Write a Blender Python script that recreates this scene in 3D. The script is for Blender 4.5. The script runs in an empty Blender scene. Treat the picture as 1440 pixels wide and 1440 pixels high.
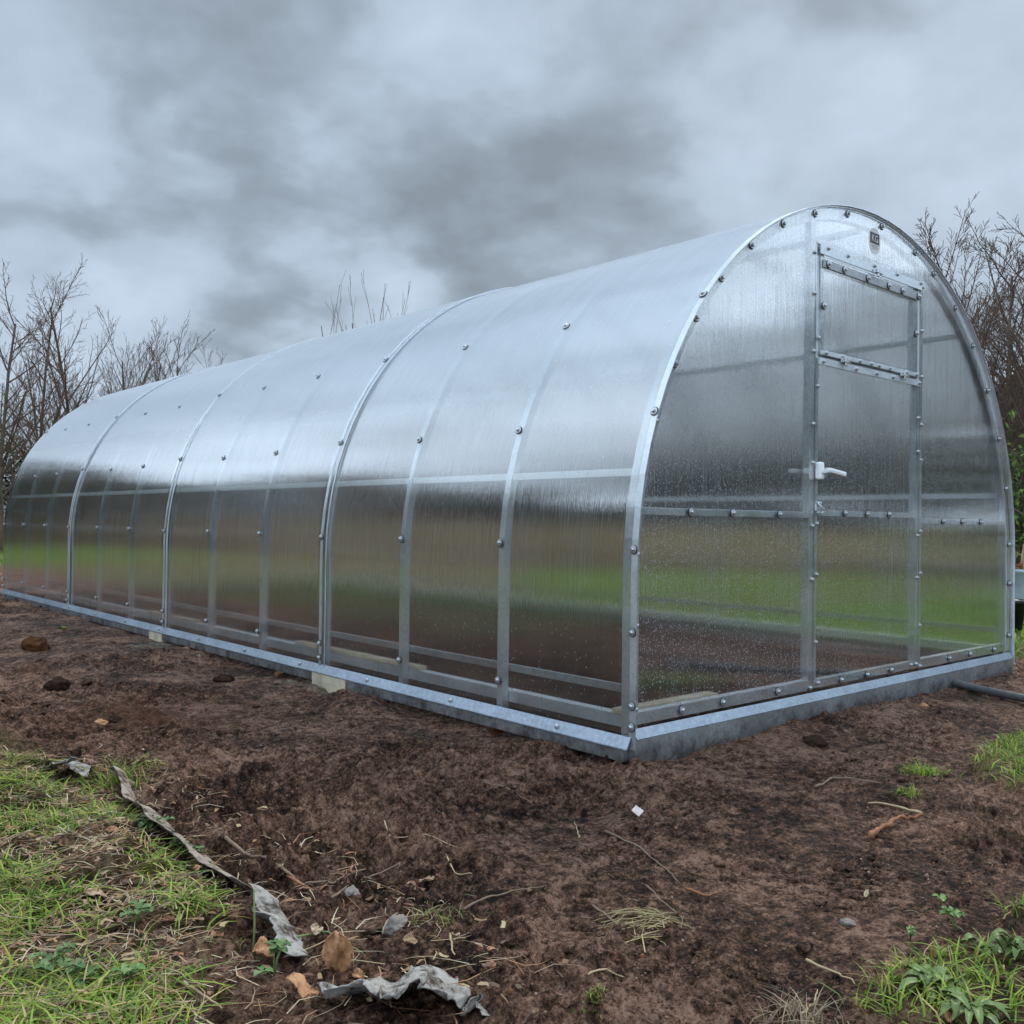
import bpy, bmesh, math, random
import numpy as np
from mathutils import Vector, Matrix

random.seed(7)
rng = np.random.default_rng(7)
sc = bpy.context.scene
COL = sc.collection

# ------------------------------------------------------------------ camera
CAM = np.array([-2.4057, -2.11524, 0.78544])
FWD = np.array([0.66211228, 0.74934356, 0.00956898])
RGT = np.array([0.74924448, -0.66218078, 0.01221995])
UPV = np.array([-0.0154933401, 0.000921473, 0.999879546])
FPX = 1332.1
cd = bpy.data.cameras.new('camera'); cam = bpy.data.objects.new('camera', cd); COL.objects.link(cam)
M = Matrix(((RGT[0], UPV[0], -FWD[0], CAM[0]), (RGT[1], UPV[1], -FWD[1], CAM[1]),
            (RGT[2], UPV[2], -FWD[2], CAM[2]), (0, 0, 0, 1)))
cam.matrix_world = M
cd.sensor_width = 36; cd.sensor_fit = 'HORIZONTAL'; cd.lens = FPX / 1440 * 36
cd.clip_start = 0.05; cd.clip_end = 2000
sc.camera = cam

# ------------------------------------------------------------------ world: overcast sky
SUN_EL, SUN_AZ = math.radians(48), math.radians(20)     # azimuth measured from +X
W = bpy.data.worlds.new('World'); sc.world = W; W.use_nodes = True
nt = W.node_tree; nt.nodes.clear()
def N(t, ty, **kw):
    n = t.nodes.new(ty)
    for k, v in kw.items():
        if k in n.inputs: n.inputs[k].default_value = v
        else: setattr(n, k, v)
    return n
def math_node(t, op, a=None, b=None, c=None, clamp=False):
    n = t.nodes.new('ShaderNodeMath'); n.operation = op; n.use_clamp = clamp
    for i, v in enumerate((a, b, c)):
        if v is None: continue
        if isinstance(v, (int, float)): n.inputs[i].default_value = v
        else: t.links.new(v, n.inputs[i])
    return n.outputs[0]
def ramp(t, fac, stops, interp='LINEAR'):
    n = t.nodes.new('ShaderNodeValToRGB'); n.color_ramp.interpolation = interp
    el = n.color_ramp.elements
    while len(el) < len(stops): el.new(0.5)
    for e, (p, c) in zip(el, stops):
        e.position = p; e.color = (*c, 1) if len(c) == 3 else c
    t.links.new(fac, n.inputs[0]); return n.outputs[0]
def mixc(t, fac, a, b, blend='MIX'):
    n = t.nodes.new('ShaderNodeMix'); n.data_type = 'RGBA'; n.blend_type = blend; n.clamp_factor = True
    for sock, v in ((n.inputs[0], fac), (n.inputs[6], a), (n.inputs[7], b)):
        if isinstance(v, (int, float)): sock.default_value = v
        elif isinstance(v, tuple): sock.default_value = (*v, 1) if len(v) == 3 else v
        else: t.links.new(v, sock)
    return n.outputs[2]
tc = N(nt, 'ShaderNodeTexCoord')
sky = N(nt, 'ShaderNodeTexSky', sky_type='NISHITA', sun_disc=False, sun_elevation=SUN_EL,
        sun_rotation=math.radians(90) - SUN_AZ, air_density=1.0, dust_density=3.0)
sep = N(nt, 'ShaderNodeSeparateXYZ'); nt.links.new(tc.outputs['Generated'], sep.inputs[0])
zc = math_node(nt, 'MAXIMUM', sep.outputs[2], 0.0)
den = math_node(nt, 'ADD', zc, 0.38)
px = math_node(nt, 'DIVIDE', sep.outputs[0], den)
py = math_node(nt, 'DIVIDE', sep.outputs[1], den)
cmb = N(nt, 'ShaderNodeCombineXYZ'); nt.links.new(px, cmb.inputs[0]); nt.links.new(py, cmb.inputs[1])
mp = N(nt, 'ShaderNodeMapping'); nt.links.new(cmb.outputs[0], mp.inputs[0])
mp.inputs['Location'].default_value = (5.5, -9.7, 0.4)
n1 = N(nt, 'ShaderNodeTexNoise', Scale=1.9, Detail=7.0, Roughness=0.5, Distortion=0.05)
nt.links.new(mp.outputs[0], n1.inputs['Vector'])
n2 = N(nt, 'ShaderNodeTexNoise', Scale=5.5, Detail=6.0, Roughness=0.52, Distortion=0.1)
nt.links.new(mp.outputs[0], n2.inputs['Vector'])
cl = math_node(nt, 'ADD', math_node(nt, 'MULTIPLY', n1.outputs[0], 0.72), math_node(nt, 'MULTIPLY', n2.outputs[0], 0.28))
vr = N(nt, 'ShaderNodeTexVoronoi', voronoi_dimensions='2D', feature='SMOOTH_F1', Scale=2.3, Detail=2.0, Roughness=.5, Smoothness=.6)
vd = N(nt, 'ShaderNodeTexNoise', Scale=3.0, Detail=4.0, Roughness=.55); nt.links.new(mp.outputs[0], vd.inputs['Vector'])
va = N(nt, 'ShaderNodeVectorMath', operation='MULTIPLY_ADD'); nt.links.new(vd.outputs['Color'], va.inputs[0]); va.inputs[1].default_value = (.55, .55, .55); nt.links.new(mp.outputs[0], va.inputs[2])
nt.links.new(va.outputs[0], vr.inputs['Vector'])
cl = math_node(nt, 'ADD', cl, math_node(nt, 'MULTIPLY_ADD', vr.outputs['Distance'], -.29, .155))
nv = N(nt, 'ShaderNodeVectorMath', operation='NORMALIZE')
wn = N(nt, 'ShaderNodeTexNoise', Scale=5.0, Detail=4.0, Roughness=0.6); nt.links.new(tc.outputs['Generated'], wn.inputs['Vector'])
wv = N(nt, 'ShaderNodeVectorMath', operation='MULTIPLY_ADD'); nt.links.new(wn.outputs['Color'], wv.inputs[0]); wv.inputs[1].default_value = (.30, .30, .30)
nt.links.new(tc.outputs['Generated'], wv.inputs[2]); ws = N(nt, 'ShaderNodeVectorMath', operation='SUBTRACT'); nt.links.new(wv.outputs[0], ws.inputs[0]); ws.inputs[1].default_value = (.15, .15, .15)
nt.links.new(ws.outputs[0], nv.inputs[0])
for (u_, v_, amp, wid) in ((600, 290, -.085, .17), (330, 300, -.06, .16), (820, 290, -.06, .15), (330, 450, -.09, .10), (130, 350, -.05, .13), (560, 110, -.03, .13), (1330, 60, -.045, .16), (960, 230, -.03, .1),
                           (680, 150, .05, .07), (590, 400, .06, .08), (90, 250, .05, .12), (260, 60, .04, .16), (1330, 220, .05, .17), (1050, 130, .03, .14), (150, 440, .07, .10), (240, 285, .04, .06)):
    d_ = FWD + RGT*(u_-720)/FPX + UPV*(720-v_)/FPX; d_ = d_/np.linalg.norm(d_)
    dp = N(nt, 'ShaderNodeVectorMath', operation='DISTANCE'); nt.links.new(nv.outputs[0], dp.inputs[0]); dp.inputs[1].default_value = tuple(d_)
    mr = N(nt, 'ShaderNodeMapRange', interpolation_type='SMOOTHERSTEP'); nt.links.new(dp.outputs['Value'], mr.inputs[0])
    mr.inputs[1].default_value = 0; mr.inputs[2].default_value = wid*1.7; mr.inputs[3].default_value = amp*(.36 if amp < 0 else .30); mr.inputs[4].default_value = 0
    cl = math_node(nt, 'ADD', cl, mr.outputs[0])
ccol = ramp(nt, cl, [(0.25, (0.195, 0.235, 0.278)), (0.345, (0.26, 0.318, 0.382)), (0.44, (0.36, 0.442, 0.537)), (0.62, (0.455, 0.548, 0.66))])
# added gain: sky brightened away from the view axis to light the roof
dv = N(nt, 'ShaderNodeVectorMath', operation='DOT_PRODUCT'); nt.links.new(tc.outputs['Generated'], dv.inputs[0]); dv.inputs[1].default_value = tuple(FWD)
away_gain = N(nt, 'ShaderNodeMapRange', interpolation_type='SMOOTHSTEP')
nt.links.new(dv.outputs['Value'], away_gain.inputs[0]); away_gain.inputs[1].default_value = 0.80; away_gain.inputs[2].default_value = 0.42
away_gain.inputs[3].default_value = 1.0; away_gain.inputs[4].default_value = 3.0
vm = N(nt, 'ShaderNodeVectorMath', operation='SCALE'); nt.links.new(ccol, vm.inputs[0]); nt.links.new(away_gain.outputs[0], vm.inputs['Scale'])
bg1 = N(nt, 'ShaderNodeBackground', Strength=0.05); nt.links.new(sky.outputs[0], bg1.inputs[0])
bg2 = N(nt, 'ShaderNodeBackground', Strength=1.0); nt.links.new(vm.outputs[0], bg2.inputs[0])
mx = N(nt, 'ShaderNodeMixShader'); mx.inputs[0].default_value = 0.93
nt.links.new(bg1.outputs[0], mx.inputs[1]); nt.links.new(bg2.outputs[0], mx.inputs[2])
wo = N(nt, 'ShaderNodeOutputWorld'); nt.links.new(mx.outputs[0], wo.inputs[0])

sl = bpy.data.lights.new('sun', 'SUN'); sl.energy = 1.5; sl.angle = math.radians(12); sl.color = (1, 0.94, 0.85)
so = bpy.data.objects.new('sun', sl); COL.objects.link(so)
sd = Vector((math.cos(SUN_EL) * math.cos(SUN_AZ), math.cos(SUN_EL) * math.sin(SUN_AZ), math.sin(SUN_EL)))
so.rotation_euler = sd.to_track_quat('Z', 'Y').to_euler(); so.location = (-6, -8, 12)

sc.view_settings.view_transform = 'Standard'; sc.view_settings.look = 'None'
sc.view_settings.exposure = 0.38; sc.view_settings.gamma = 1.0
sc.render.engine = 'CYCLES'
cy = sc.cycles
cy.max_bounces = 16; cy.transmission_bounces = 14; cy.glossy_bounces = 5; cy.diffuse_bounces = 3; cy.transparent_max_bounces = 16
cy.use_denoising = True; cy.sample_clamp_indirect = 6.0
cy.caustics_reflective = True; cy.caustics_refractive = True

# ------------------------------------------------------------------ helpers
def new_mat(name):
    m = bpy.data.materials.new(name); m.use_nodes = True
    t = m.node_tree; t.nodes.clear()
    o = N(t, 'ShaderNodeOutputMaterial')
    return m, t, o
def principled(t, o, **kw):
    p = N(t, 'ShaderNodeBsdfPrincipled')
    for k, v in kw.items():
        if isinstance(v, (int, float, tuple)): p.inputs[k].default_value = v
        else: t.links.new(v, p.inputs[k])
    t.links.new(p.outputs[0], o.inputs[0]); return p
def bump(t, h, strength, dist):
    b = N(t, 'ShaderNodeBump', Strength=strength, Distance=dist); t.links.new(h, b.inputs['Height']); return b.outputs[0]
def noise(t, vec, scale, detail=3, rough=0.55, out=0):
    n = N(t, 'ShaderNodeTexNoise', Scale=scale, Detail=detail, Roughness=rough)
    if vec is not None: t.links.new(vec, n.inputs['Vector'])
    return n.outputs[out]
def objco(t):
    return N(t, 'ShaderNodeTexCoord').outputs['Object']
def mapped(t, vec, scale=(1, 1, 1), loc=(0, 0, 0)):
    m = N(t, 'ShaderNodeMapping'); t.links.new(vec, m.inputs[0]); m.inputs['Scale'].default_value = scale; m.inputs['Location'].default_value = loc
    return m.outputs[0]

def obj_from(name, verts, faces, mat, parent=None, smooth=False, col=None):
    me = bpy.data.meshes.new(name)
    if isinstance(verts, np.ndarray) and isinstance(faces, np.ndarray):
        nv, nf, k = len(verts), len(faces), faces.shape[1]
        me.vertices.add(nv); me.vertices.foreach_set('co', np.ascontiguousarray(verts, dtype=np.float32).ravel())
        me.loops.add(nf * k); me.loops.foreach_set('vertex_index', np.ascontiguousarray(faces, dtype=np.int32).ravel())
        me.polygons.add(nf); me.polygons.foreach_set('loop_start', np.arange(0, nf * k, k, dtype=np.int32))
        me.update(calc_edges=True)
    else:
        me.from_pydata([tuple(v) for v in verts], [], [tuple(f) for f in faces])
    if smooth: me.polygons.foreach_set('use_smooth', np.ones(len(me.polygons), dtype=bool))
    if col is not None:
        a = me.color_attributes.new('Col', 'FLOAT_COLOR', 'POINT')
        c = np.ones((len(me.vertices), 4), dtype=np.float32); c[:, :3] = col
        a.data.foreach_set('color', c.ravel())
    if mat: me.materials.append(mat)
    o = bpy.data.objects.new(name, me); COL.objects.link(o)
    if parent: o.parent = parent
    return o

class MB:
    """collects shapes of one part"""
    def __init__(s): s.v = []; s.f = []
    def add(s, v, f):
        n = len(s.v); s.v += [tuple(p) for p in v]; s.f += [tuple(i + n for i in q) for q in f]
    def box(s, x0, x1, y0, y1, z0, z1, ch=0.0):
        if ch <= 0:
            v = [(x0,y0,z0),(x1,y0,z0),(x1,y1,z0),(x0,y1,z0),(x0,y0,z1),(x1,y0,z1),(x1,y1,z1),(x0,y1,z1)]
            s.add(v, [(0,3,2,1),(4,5,6,7),(0,1,5,4),(1,2,6,5),(2,3,7,6),(3,0,4,7)])
        else:
            bm = bmesh.new(); bmesh.ops.create_cube(bm, size=1)
            for q in bm.verts: q.co = Vector(((x0+x1)/2 + q.co.x*(x1-x0), (y0+y1)/2 + q.co.y*(y1-y0), (z0+z1)/2 + q.co.z*(z1-z0)))
            bmesh.ops.bevel(bm, geom=bm.edges[:], offset=ch, segments=2, affect='EDGES', profile=0.5)
            bm.verts.index_update()
            s.add([q.co[:] for q in bm.verts], [[w.index for w in f.verts] for f in bm.faces]); bm.free()
    def sweep(s, path, prof, closed_prof=True, caps=True):
        """path: list of (origin, axisA, axisB); prof: list of (a,b)"""
        n = len(prof); v = []; f = []
        for o, a, b in path:
            o, a, b = np.array(o), np.array(a), np.array(b)
            for pa, pb in prof: v.append(tuple(o + a * pa + b * pb))
        for i in range(len(path) - 1):
            for j in range(n if closed_prof else n - 1):
                k = (j + 1) % n
                f.append((i*n+j, i*n+k, (i+1)*n+k, (i+1)*n+j))
        if caps and closed_prof:
            f.append(tuple(range(n))[::-1]); f.append(tuple((len(path)-1)*n + i for i in range(n)))
        s.add(v, f)
    def tube(s, pts, rad, sides=8, caps=True):
        pts = [np.array(p, float) for p in pts]; m = len(pts)
        rad = [rad]*m if isinstance(rad, (int, float)) else rad
        v = []; f = []; ref = None
        for i in range(m):
            d = pts[min(i+1, m-1)] - pts[max(i-1, 0)]; d = d/(np.linalg.norm(d)+1e-12)
            if ref is None:
                ref = np.cross(d, (0, 0, 1.0)) if abs(d[2]) < .9 else np.cross(d, (1.0, 0, 0))
            a = ref - d*(ref@d); a = a/(np.linalg.norm(a)+1e-12); ref = a; b = np.cross(d, a)
            for k in range(sides):
                t = 2*math.pi*k/sides; v.append(tuple(pts[i] + rad[i]*(a*math.cos(t) + b*math.sin(t))))
        for i in range(m-1):
            for k in range(sides):
                k2 = (k+1) % sides; f.append((i*sides+k, i*sides+k2, (i+1)*sides+k2, (i+1)*sides+k))
        if caps: f.append(tuple(range(sides))[::-1]); f.append(tuple((m-1)*sides+i for i in range(sides)))
        s.add(v, f)
    def lathe(s, prof, sides=16, M=None, caps=True):
        v = []; f = []; n = len(prof)
        for k in range(sides):
            t = 2*math.pi*k/sides
            for r, z in prof:
                p = Vector((r*math.cos(t), r*math.sin(t), z)); v.append(tuple(M @ p if M else p))
        for k in range(sides):
            k2 = (k+1) % sides
            for i in range(n-1): f.append((k*n+i, k2*n+i, k2*n+i+1, k*n+i+1))
        if caps:
            f.append(tuple(k*n for k in range(sides))[::-1]); f.append(tuple(k*n+n-1 for k in range(sides)))
        s.add(v, f)
    def build(s, name, mat, parent=None, smooth=False):
        return obj_from(name, s.v, s.f, mat, parent, smooth)

def tag(o, label=None, cat=None, group=None, kind=None):
    if label: o['label'] = label
    if cat: o['category'] = cat
    if group: o['group'] = group
    if kind: o['kind'] = kind
    return o
def empty(name, loc, label, cat, group=None):
    o = bpy.data.objects.new(name, None); COL.objects.link(o); o.location = loc; o.empty_display_size = 0.1
    return tag(o, label, cat, group)

# value noise (numpy)
def _h(ix, iy, s):
    n = (ix.astype(np.int64) * 374761393 + iy.astype(np.int64) * 668265263 + s * 974634777) & 0x7fffffff
    n = (n ^ (n >> 13)) * 1274126177 & 0x7fffffff
    n = (n ^ (n >> 16)) & 0xffff
    return n / 65535.0
def vnoise(x, y, s=0):
    ix = np.floor(x); iy = np.floor(y); fx = x - ix; fy = y - iy
    fx = fx*fx*fx*(fx*(fx*6-15)+10); fy = fy*fy*fy*(fy*(fy*6-15)+10)
    a = _h(ix, iy, s); b = _h(ix+1, iy, s); c = _h(ix, iy+1, s); d = _h(ix+1, iy+1, s)
    return (a*(1-fx)+b*fx)*(1-fy) + (c*(1-fx)+d*fx)*fy
def fbm(x, y, scale, oct=3, s=0, gain=0.5):
    x = np.asarray(x, float)/scale; y = np.asarray(y, float)/scale; t = 0; a = 1; n = 0
    for i in range(oct):
        c, sn = math.cos(0.6*i+.3), math.sin(0.6*i+.3)
        t = t + a*vnoise(x*c-y*sn+17.3*i, x*sn+y*c-9.1*i, s+i); n += a; a *= gain; x = x*2.03; y = y*2.03
    return t/n - 0.5
def sstep(e0, e1, x):
    t = np.clip((x-e0)/(e1-e0), 0, 1); return t*t*(3-2*t)

def lumps(x, y, cell, s, pres):
    ix = np.floor(x/cell); iy = np.floor(y/cell); out = np.zeros_like(x)
    for dx in (-1, 0, 1):
        for dy in (-1, 0, 1):
            cx, cy = ix+dx, iy+dy
            px_ = (cx + _h(cx, cy, s))*cell; py_ = (cy + _h(cx, cy, s+1))*cell; q = _h(cx, cy, s+2); r_ = cell*(.18+.55*_h(cx, cy, s+3)**2)
            d2 = ((x-px_)**2*1.0 + (y-py_)**2*1.3)/(r_*r_)
            out = np.maximum(out, np.where(q < pres, np.sqrt(np.clip(1-d2, 0, 1))*r_*.55, 0))
    return out
TREADS = [(-0.62, -0.55, 0.9, .16, .07), (-0.1, -0.95, 0.5, .17, .06), (-0.95, 0.35, 1.2, .15, .07), (0.35, -0.5, .2, .16, .06),
          (-1.0, -0.75, .75, .17, .07), (-0.75, 1.2, 1.6, .16, .07), (-0.45, -1.05, .35, .18, .07), (-1.15, 1.9, 1.4, .17, .07)]
LAWN_SPOTS = [(1.06, -.95, .52, .21, .3), (-.70, -1.50, .26, .15, -.5), (-.28, -1.42, .14, .06, -.6), (.6, -2.1, 1.0, .4, -.2)]
def lawn_mask(x, y):
    j = fbm(x, y, .5, 3, 40)*.35
    left = sstep(-1.46, -1.66, x + j*.6 + np.where(y < -.25, (-.25-y)*.55, 0)) * sstep(-1.2, -1.0, y)
    right = sstep(3.55, 3.9, x + j)*sstep(.5, -.5, y - 1.05*x - .9 - j*3)
    back = sstep(13.2, 14.2, y + j*2)*sstep(.6, -.6, x - ((y+2.1)/2.4-2.4) - j*3)
    front = 0
    for cx, cy, ru, rv, an in LAWN_SPOTS:
        u = (x-cx)*math.cos(an) + (y-cy)*math.sin(an); v = -(x-cx)*math.sin(an) + (y-cy)*math.cos(an)
        front = front + sstep(1.15, .75, np.hypot(u/ru, v/rv) + j*1.6)
    return np.clip(left + right + back + front, 0, 1)
def height(x, y):
    x = np.asarray(x, float); y = np.asarray(y, float)
    d = np.hypot(x - CAM[0], y - CAM[1]); near = np.clip(14/(d+1) , 0, 1)
    rough = sstep(-.12, .14, fbm(x, y, .75, 2, 3)) * .95 + .16
    # loose crumbly soil along the lawn edge at the left
    loose = np.exp(-((x+1.25)/.28)**2)*sstep(1.2, .3, y)
    rough = rough + loose*.7
    h = -.022 + .030*fbm(x, y, 1.1, 2, 1) + .030*fbm(x, y, .33, 3, 2)
    r1 = fbm(x*.8, y*1.1, .10, 4, 5, .62); r2 = 1 - np.abs(fbm(x, y, .055, 3, 9))*4
    r3 = 1 - np.abs(fbm(x*.7, y*1.2, .11, 3, 33))*5
    h = h + near*rough*(.070*r1 + .005*r2 + .007*r3 + .042*fbm(x*.75, y*1.25, .045, 4, 12, .68))
    wx = x + .03*fbm(x, y, .05, 2, 71); wy = y + .03*fbm(x, y, .05, 2, 72)
    zone_ = sstep(-.02, .16, fbm(x, y, .55, 3, 77) + .25*loose)*near
    h = h + .75*zone_*(lumps(wx, wy, .085, 101, .55) + lumps(wx, wy, .036, 111, .6)) + near*(.5*lumps(wx, wy, .05, 121, .25) + .9*rough*lumps(wx, wy, .019, 131, .6) + .8*lumps(wx, wy, .011, 141, .45))
    for tx, ty, a, L, w in TREADS:
        u = (x-tx)*math.cos(a) + (y-ty)*math.sin(a); v = -(x-tx)*math.sin(a) + (y-ty)*math.cos(a)
        m = sstep(L, L*.75, np.abs(u))*sstep(w, w*.7, np.abs(v))
        h = h*(1-m*.6) + m*(-.018 + .006*np.sin(u*2*math.pi/.033 + 1.2*np.sin(v*25)))
    # soil pushed up against the end rail, hollow under the long side
    h = h + .03*np.exp(-((y+.10)/.09)**2)*sstep(.05, .5, x)*sstep(3.0, 2.4, x)*(fbm(x, y, .3, 2, 31)+.45)
    h = h - .035*np.exp(-((x+.03)/.12)**2)*sstep(.3, .8, y)*sstep(3.6, 2.6, y)
    h = h + .05*np.exp(-(((x+.16)/.12)**2 + ((y-1.45)/.22)**2))
    h = h + .03*np.exp(-(((x+.15)/.10)**2 + ((y-.35)/.2)**2))
    lm = lawn_mask(x, y)
    h = h + lm*.03*(x < 3) - lm*.0
    ins = sstep(.0, .06, x)*sstep(3.13, 3.07, x)*sstep(.0, .06, y)*sstep(8.0, 7.94, y)
    h = np.minimum(h, 1-ins*(1-.0)) if False else h
    return h
def gp(u, v):
    d = FWD + RGT*(u-720)/FPX + UPV*(720-v)/FPX; z = 0.0
    for _ in range(6):
        t = (z - CAM[2])/d[2]; P = CAM + t*d; z = float(height(P[0:1], P[1:2])[0])
    P[2] = z; return P
def wp(u, depth, z=0.0):
    P = CAM + FWD*depth + RGT*(u-720)/FPX*depth; P[2] = z; return P
def mpp(P):                                    # metres per photo pixel at a point
    return float((np.array(P)-CAM) @ FWD)/FPX

# ------------------------------------------------------------------ materials
def metal_mat(name, col, rough, spangle=0.12):
    m, t, o = new_mat(name); co = objco(t)
    n = noise(t, co, 60, 3); n2 = noise(t, co, 7, 4, .6)
    f = math_node(t, 'ADD', math_node(t, 'MULTIPLY', n, .5), math_node(t, 'MULTIPLY', n2, .5))
    c = ramp(t, f, [(0.3, tuple(v*(1-spangle*2) for v in col)), (0.7, tuple(min(1, v*(1+spangle)) for v in col))])
    r = math_node(t, 'MULTIPLY_ADD', n2, .35, rough-.15)
    if name == 'weathered_zinc_rail':
        sz = N(t, 'ShaderNodeSeparateXYZ'); t.links.new(co, sz.inputs[0]); n3 = noise(t, co, 14, 6, .7)
        k = math_node(t, 'MULTIPLY', math_node(t, 'ADD', math_node(t, 'MULTIPLY', sz.outputs[2], -9.0), math_node(t, 'MULTIPLY_ADD', n3, 3.6, -1.30)), 1.0, clamp=True)
        c = mixc(t, math_node(t, 'MULTIPLY', k, .8), c, (.05, .032, .022))
    principled(t, o, **{'Base Color': c, 'Metallic': .82, 'Roughness': r, 'Normal': bump(t, n, .15, .002)})
    return m
GALV = metal_mat('galvanised_steel', (.68, .72, .75), .42)
GALVD = metal_mat('weathered_zinc_rail', (.41, .43, .44), .5, .2)
FLASH = metal_mat('blue_grey_flashing', (.33, .375, .43), .42, .2)
SCREWM = metal_mat('screw_zinc', (.55, .57, .59), .32)
def simple_mat(name, col, rough=.6, var=.25, scale=20, spec=.4, bmp=.2, bd=.004, trans=0):
    m, t, o = new_mat(name); co = objco(t); n = noise(t, co, scale, 5, .6)
    c = ramp(t, n, [(.3, tuple(v*(1-var) for v in col)), (.7, tuple(min(1, v*(1+var)) for v in col))])
    principled(t, o, **{'Base Color': c, 'Roughness': rough, 'Specular IOR Level': spec, 'Normal': bump(t, n, bmp, bd)})
    return m
WOOD = simple_mat('pale_timber', (.46, .40, .29), .8, .25, 12)
PLASTW = simple_mat('white_plastic', (.80, .82, .83), .35, .04, 8)
BLACKP = simple_mat('black_plastic', (.012, .012, .013), .45, .3, 10)
GASKET = simple_mat('dark_seal', (.03, .035, .04), .5, .2, 30)

def poly_mat(name, along, drops, haze, blur, roof_haze=0.0):
    """twin-wall polycarbonate: Fresnel gloss + rough refraction with fine flutes + a little milky scatter"""
    m, t, o = new_mat(name); co = objco(t)
    sx = {'arch': (1.0, 230, 1.0), 'end': (230, 8, 1.2)}[along]
    fl = noise(t, mapped(t, co, sx), 1.0, 2, .5)
    dropco = (85, 85, 70)
    sx2 = {'arch': (4, 17, 4), 'end': (17, 4, 6)}[along]
    wob = noise(t, mapped(t, co, sx2), 1.0, 2)
    geo = N(t, 'ShaderNodeNewGeometry')
    h = math_node(t, 'MULTIPLY_ADD', fl, .0013, math_node(t, 'MULTIPLY', wob, .0022))
    nb = N(t, 'ShaderNodeBump', Strength=1.0, Distance=1.0); t.links.new(h, nb.inputs['Height'])
    # rain drops and dust specks that sit on the sheet
    vo = N(t, 'ShaderNodeTexVoronoi', Scale=1.0, Randomness=1.0); t.links.new(mapped(t, co, (98, 98, 80)), vo.inputs['Vector'])
    big = noise(t, mapped(t, co, (1.6, 1.6, 1.2)), 1.0, 3, .6)
    thr = math_node(t, 'MULTIPLY_ADD', big, drops[1], drops[0])
    sepc = N(t, 'ShaderNodeSeparateColor'); t.links.new(vo.outputs['Color'], sepc.inputs[0])
    has = math_node(t, 'LESS_THAN', sepc.outputs[0], thr)
    near = math_node(t, 'LESS_THAN', vo.outputs['Distance'], .24)
    drop = math_node(t, 'MULTIPLY', has, near)
    # streaks of dried water and wiped dust
    st = noise(t, mapped(t, co, {'arch': (2.5, 40, 2.5), 'end': (55, 3, 3.0)}[along]), 1.0, 4, .65)
    stz = math_node(t, 'MULTIPLY', math_node(t, 'SUBTRACT', st, .42, clamp=True), haze[1])
    axis = N(t, 'ShaderNodeSeparateXYZ'); t.links.new(co, axis.inputs[0])
    rb = math_node(t, 'PINGPONG', axis.outputs[1 if along == 'arch' else 0], .0056)
    rib = math_node(t, 'MULTIPLY', math_node(t, 'GREATER_THAN', rb, .0047), .028)
    stz = math_node(t, 'ADD', stz, rib)
    hz = math_node(t, 'ADD', math_node(t, 'ADD', stz, haze[0]), math_node(t, 'MULTIPLY', drop, drops[2]), clamp=True)
    if roof_haze:                                   # milky haze painted in with height to brighten the roof
        wz = N(t, 'ShaderNodeMapRange', interpolation_type='SMOOTHSTEP'); t.links.new(axis.outputs[2], wz.inputs[0])
        wz.inputs[1].default_value = 1.02; wz.inputs[2].default_value = 1.62; wz.inputs[3].default_value = 0; wz.inputs[4].default_value = roof_haze
        hz = math_node(t, 'ADD', hz, math_node(t, 'MULTIPLY', wz.outputs[0], math_node(t, 'MULTIPLY_ADD', st, .2, .9)), clamp=True)
    refr = N(t, 'ShaderNodeBsdfRefraction', distribution='BECKMANN', Color=(.935, .94, .93, 1), Roughness=blur, IOR=1.10)
    t.links.new(nb.outputs[0], refr.inputs['Normal'])
    dif = N(t, 'ShaderNodeBsdfDiffuse', Color=(.84, .89, .95, 1)); trl = N(t, 'ShaderNodeBsdfTranslucent', Color=(.84, .89, .95, 1))
    milk = N(t, 'ShaderNodeMixShader'); milk.inputs[0].default_value = .5
    t.links.new(dif.outputs[0], milk.inputs[1]); t.links.new(trl.outputs[0], milk.inputs[2])
    m1 = N(t, 'ShaderNodeMixShader'); t.links.new(hz, m1.inputs[0])
    t.links.new(refr.outputs[0], m1.inputs[1]); t.links.new(milk.outputs[0], m1.inputs[2])
    gl = N(t, 'ShaderNodeBsdfAnisotropic', distribution='BECKMANN', Color=(1, 1, 1, 1), Roughness=.075)
    nb2 = N(t, 'ShaderNodeBump', Strength=.20, Distance=1.0); t.links.new(h, nb2.inputs['Height']); t.links.new(nb2.outputs[0], gl.inputs['Normal'])
    fr = N(t, 'ShaderNodeFresnel', IOR=1.58)
    f4 = math_node(t, 'DIVIDE', math_node(t, 'MULTIPLY', fr.outputs[0], 3.6), math_node(t, 'MULTIPLY_ADD', fr.outputs[0], 2.6, 1.0))
    fac = math_node(t, 'MULTIPLY', f4, math_node(t, 'SUBTRACT', 1.0, geo.outputs['Backfacing']))
    if roof_haze: fac = math_node(t, 'MULTIPLY', fac, math_node(t, 'MULTIPLY_ADD', wz.outputs[0], -.62/roof_haze, 1.0))
    m2 = N(t, 'ShaderNodeMixShader'); t.links.new(fac, m2.inputs[0])
    t.links.new(m1.outputs[0], m2.inputs[1]); t.links.new(gl.outputs[0], m2.inputs[2])
    t.links.new(m2.outputs[0], o.inputs[0]); return m
PCROOF = poly_mat('polycarbonate_arched', 'arch', (-.03, .16, .4), (.001, .05), .06, .60)
PCEND = poly_mat('polycarbonate_end', 'end', (.30, .85, .40), (.002, .16), .11)

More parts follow.
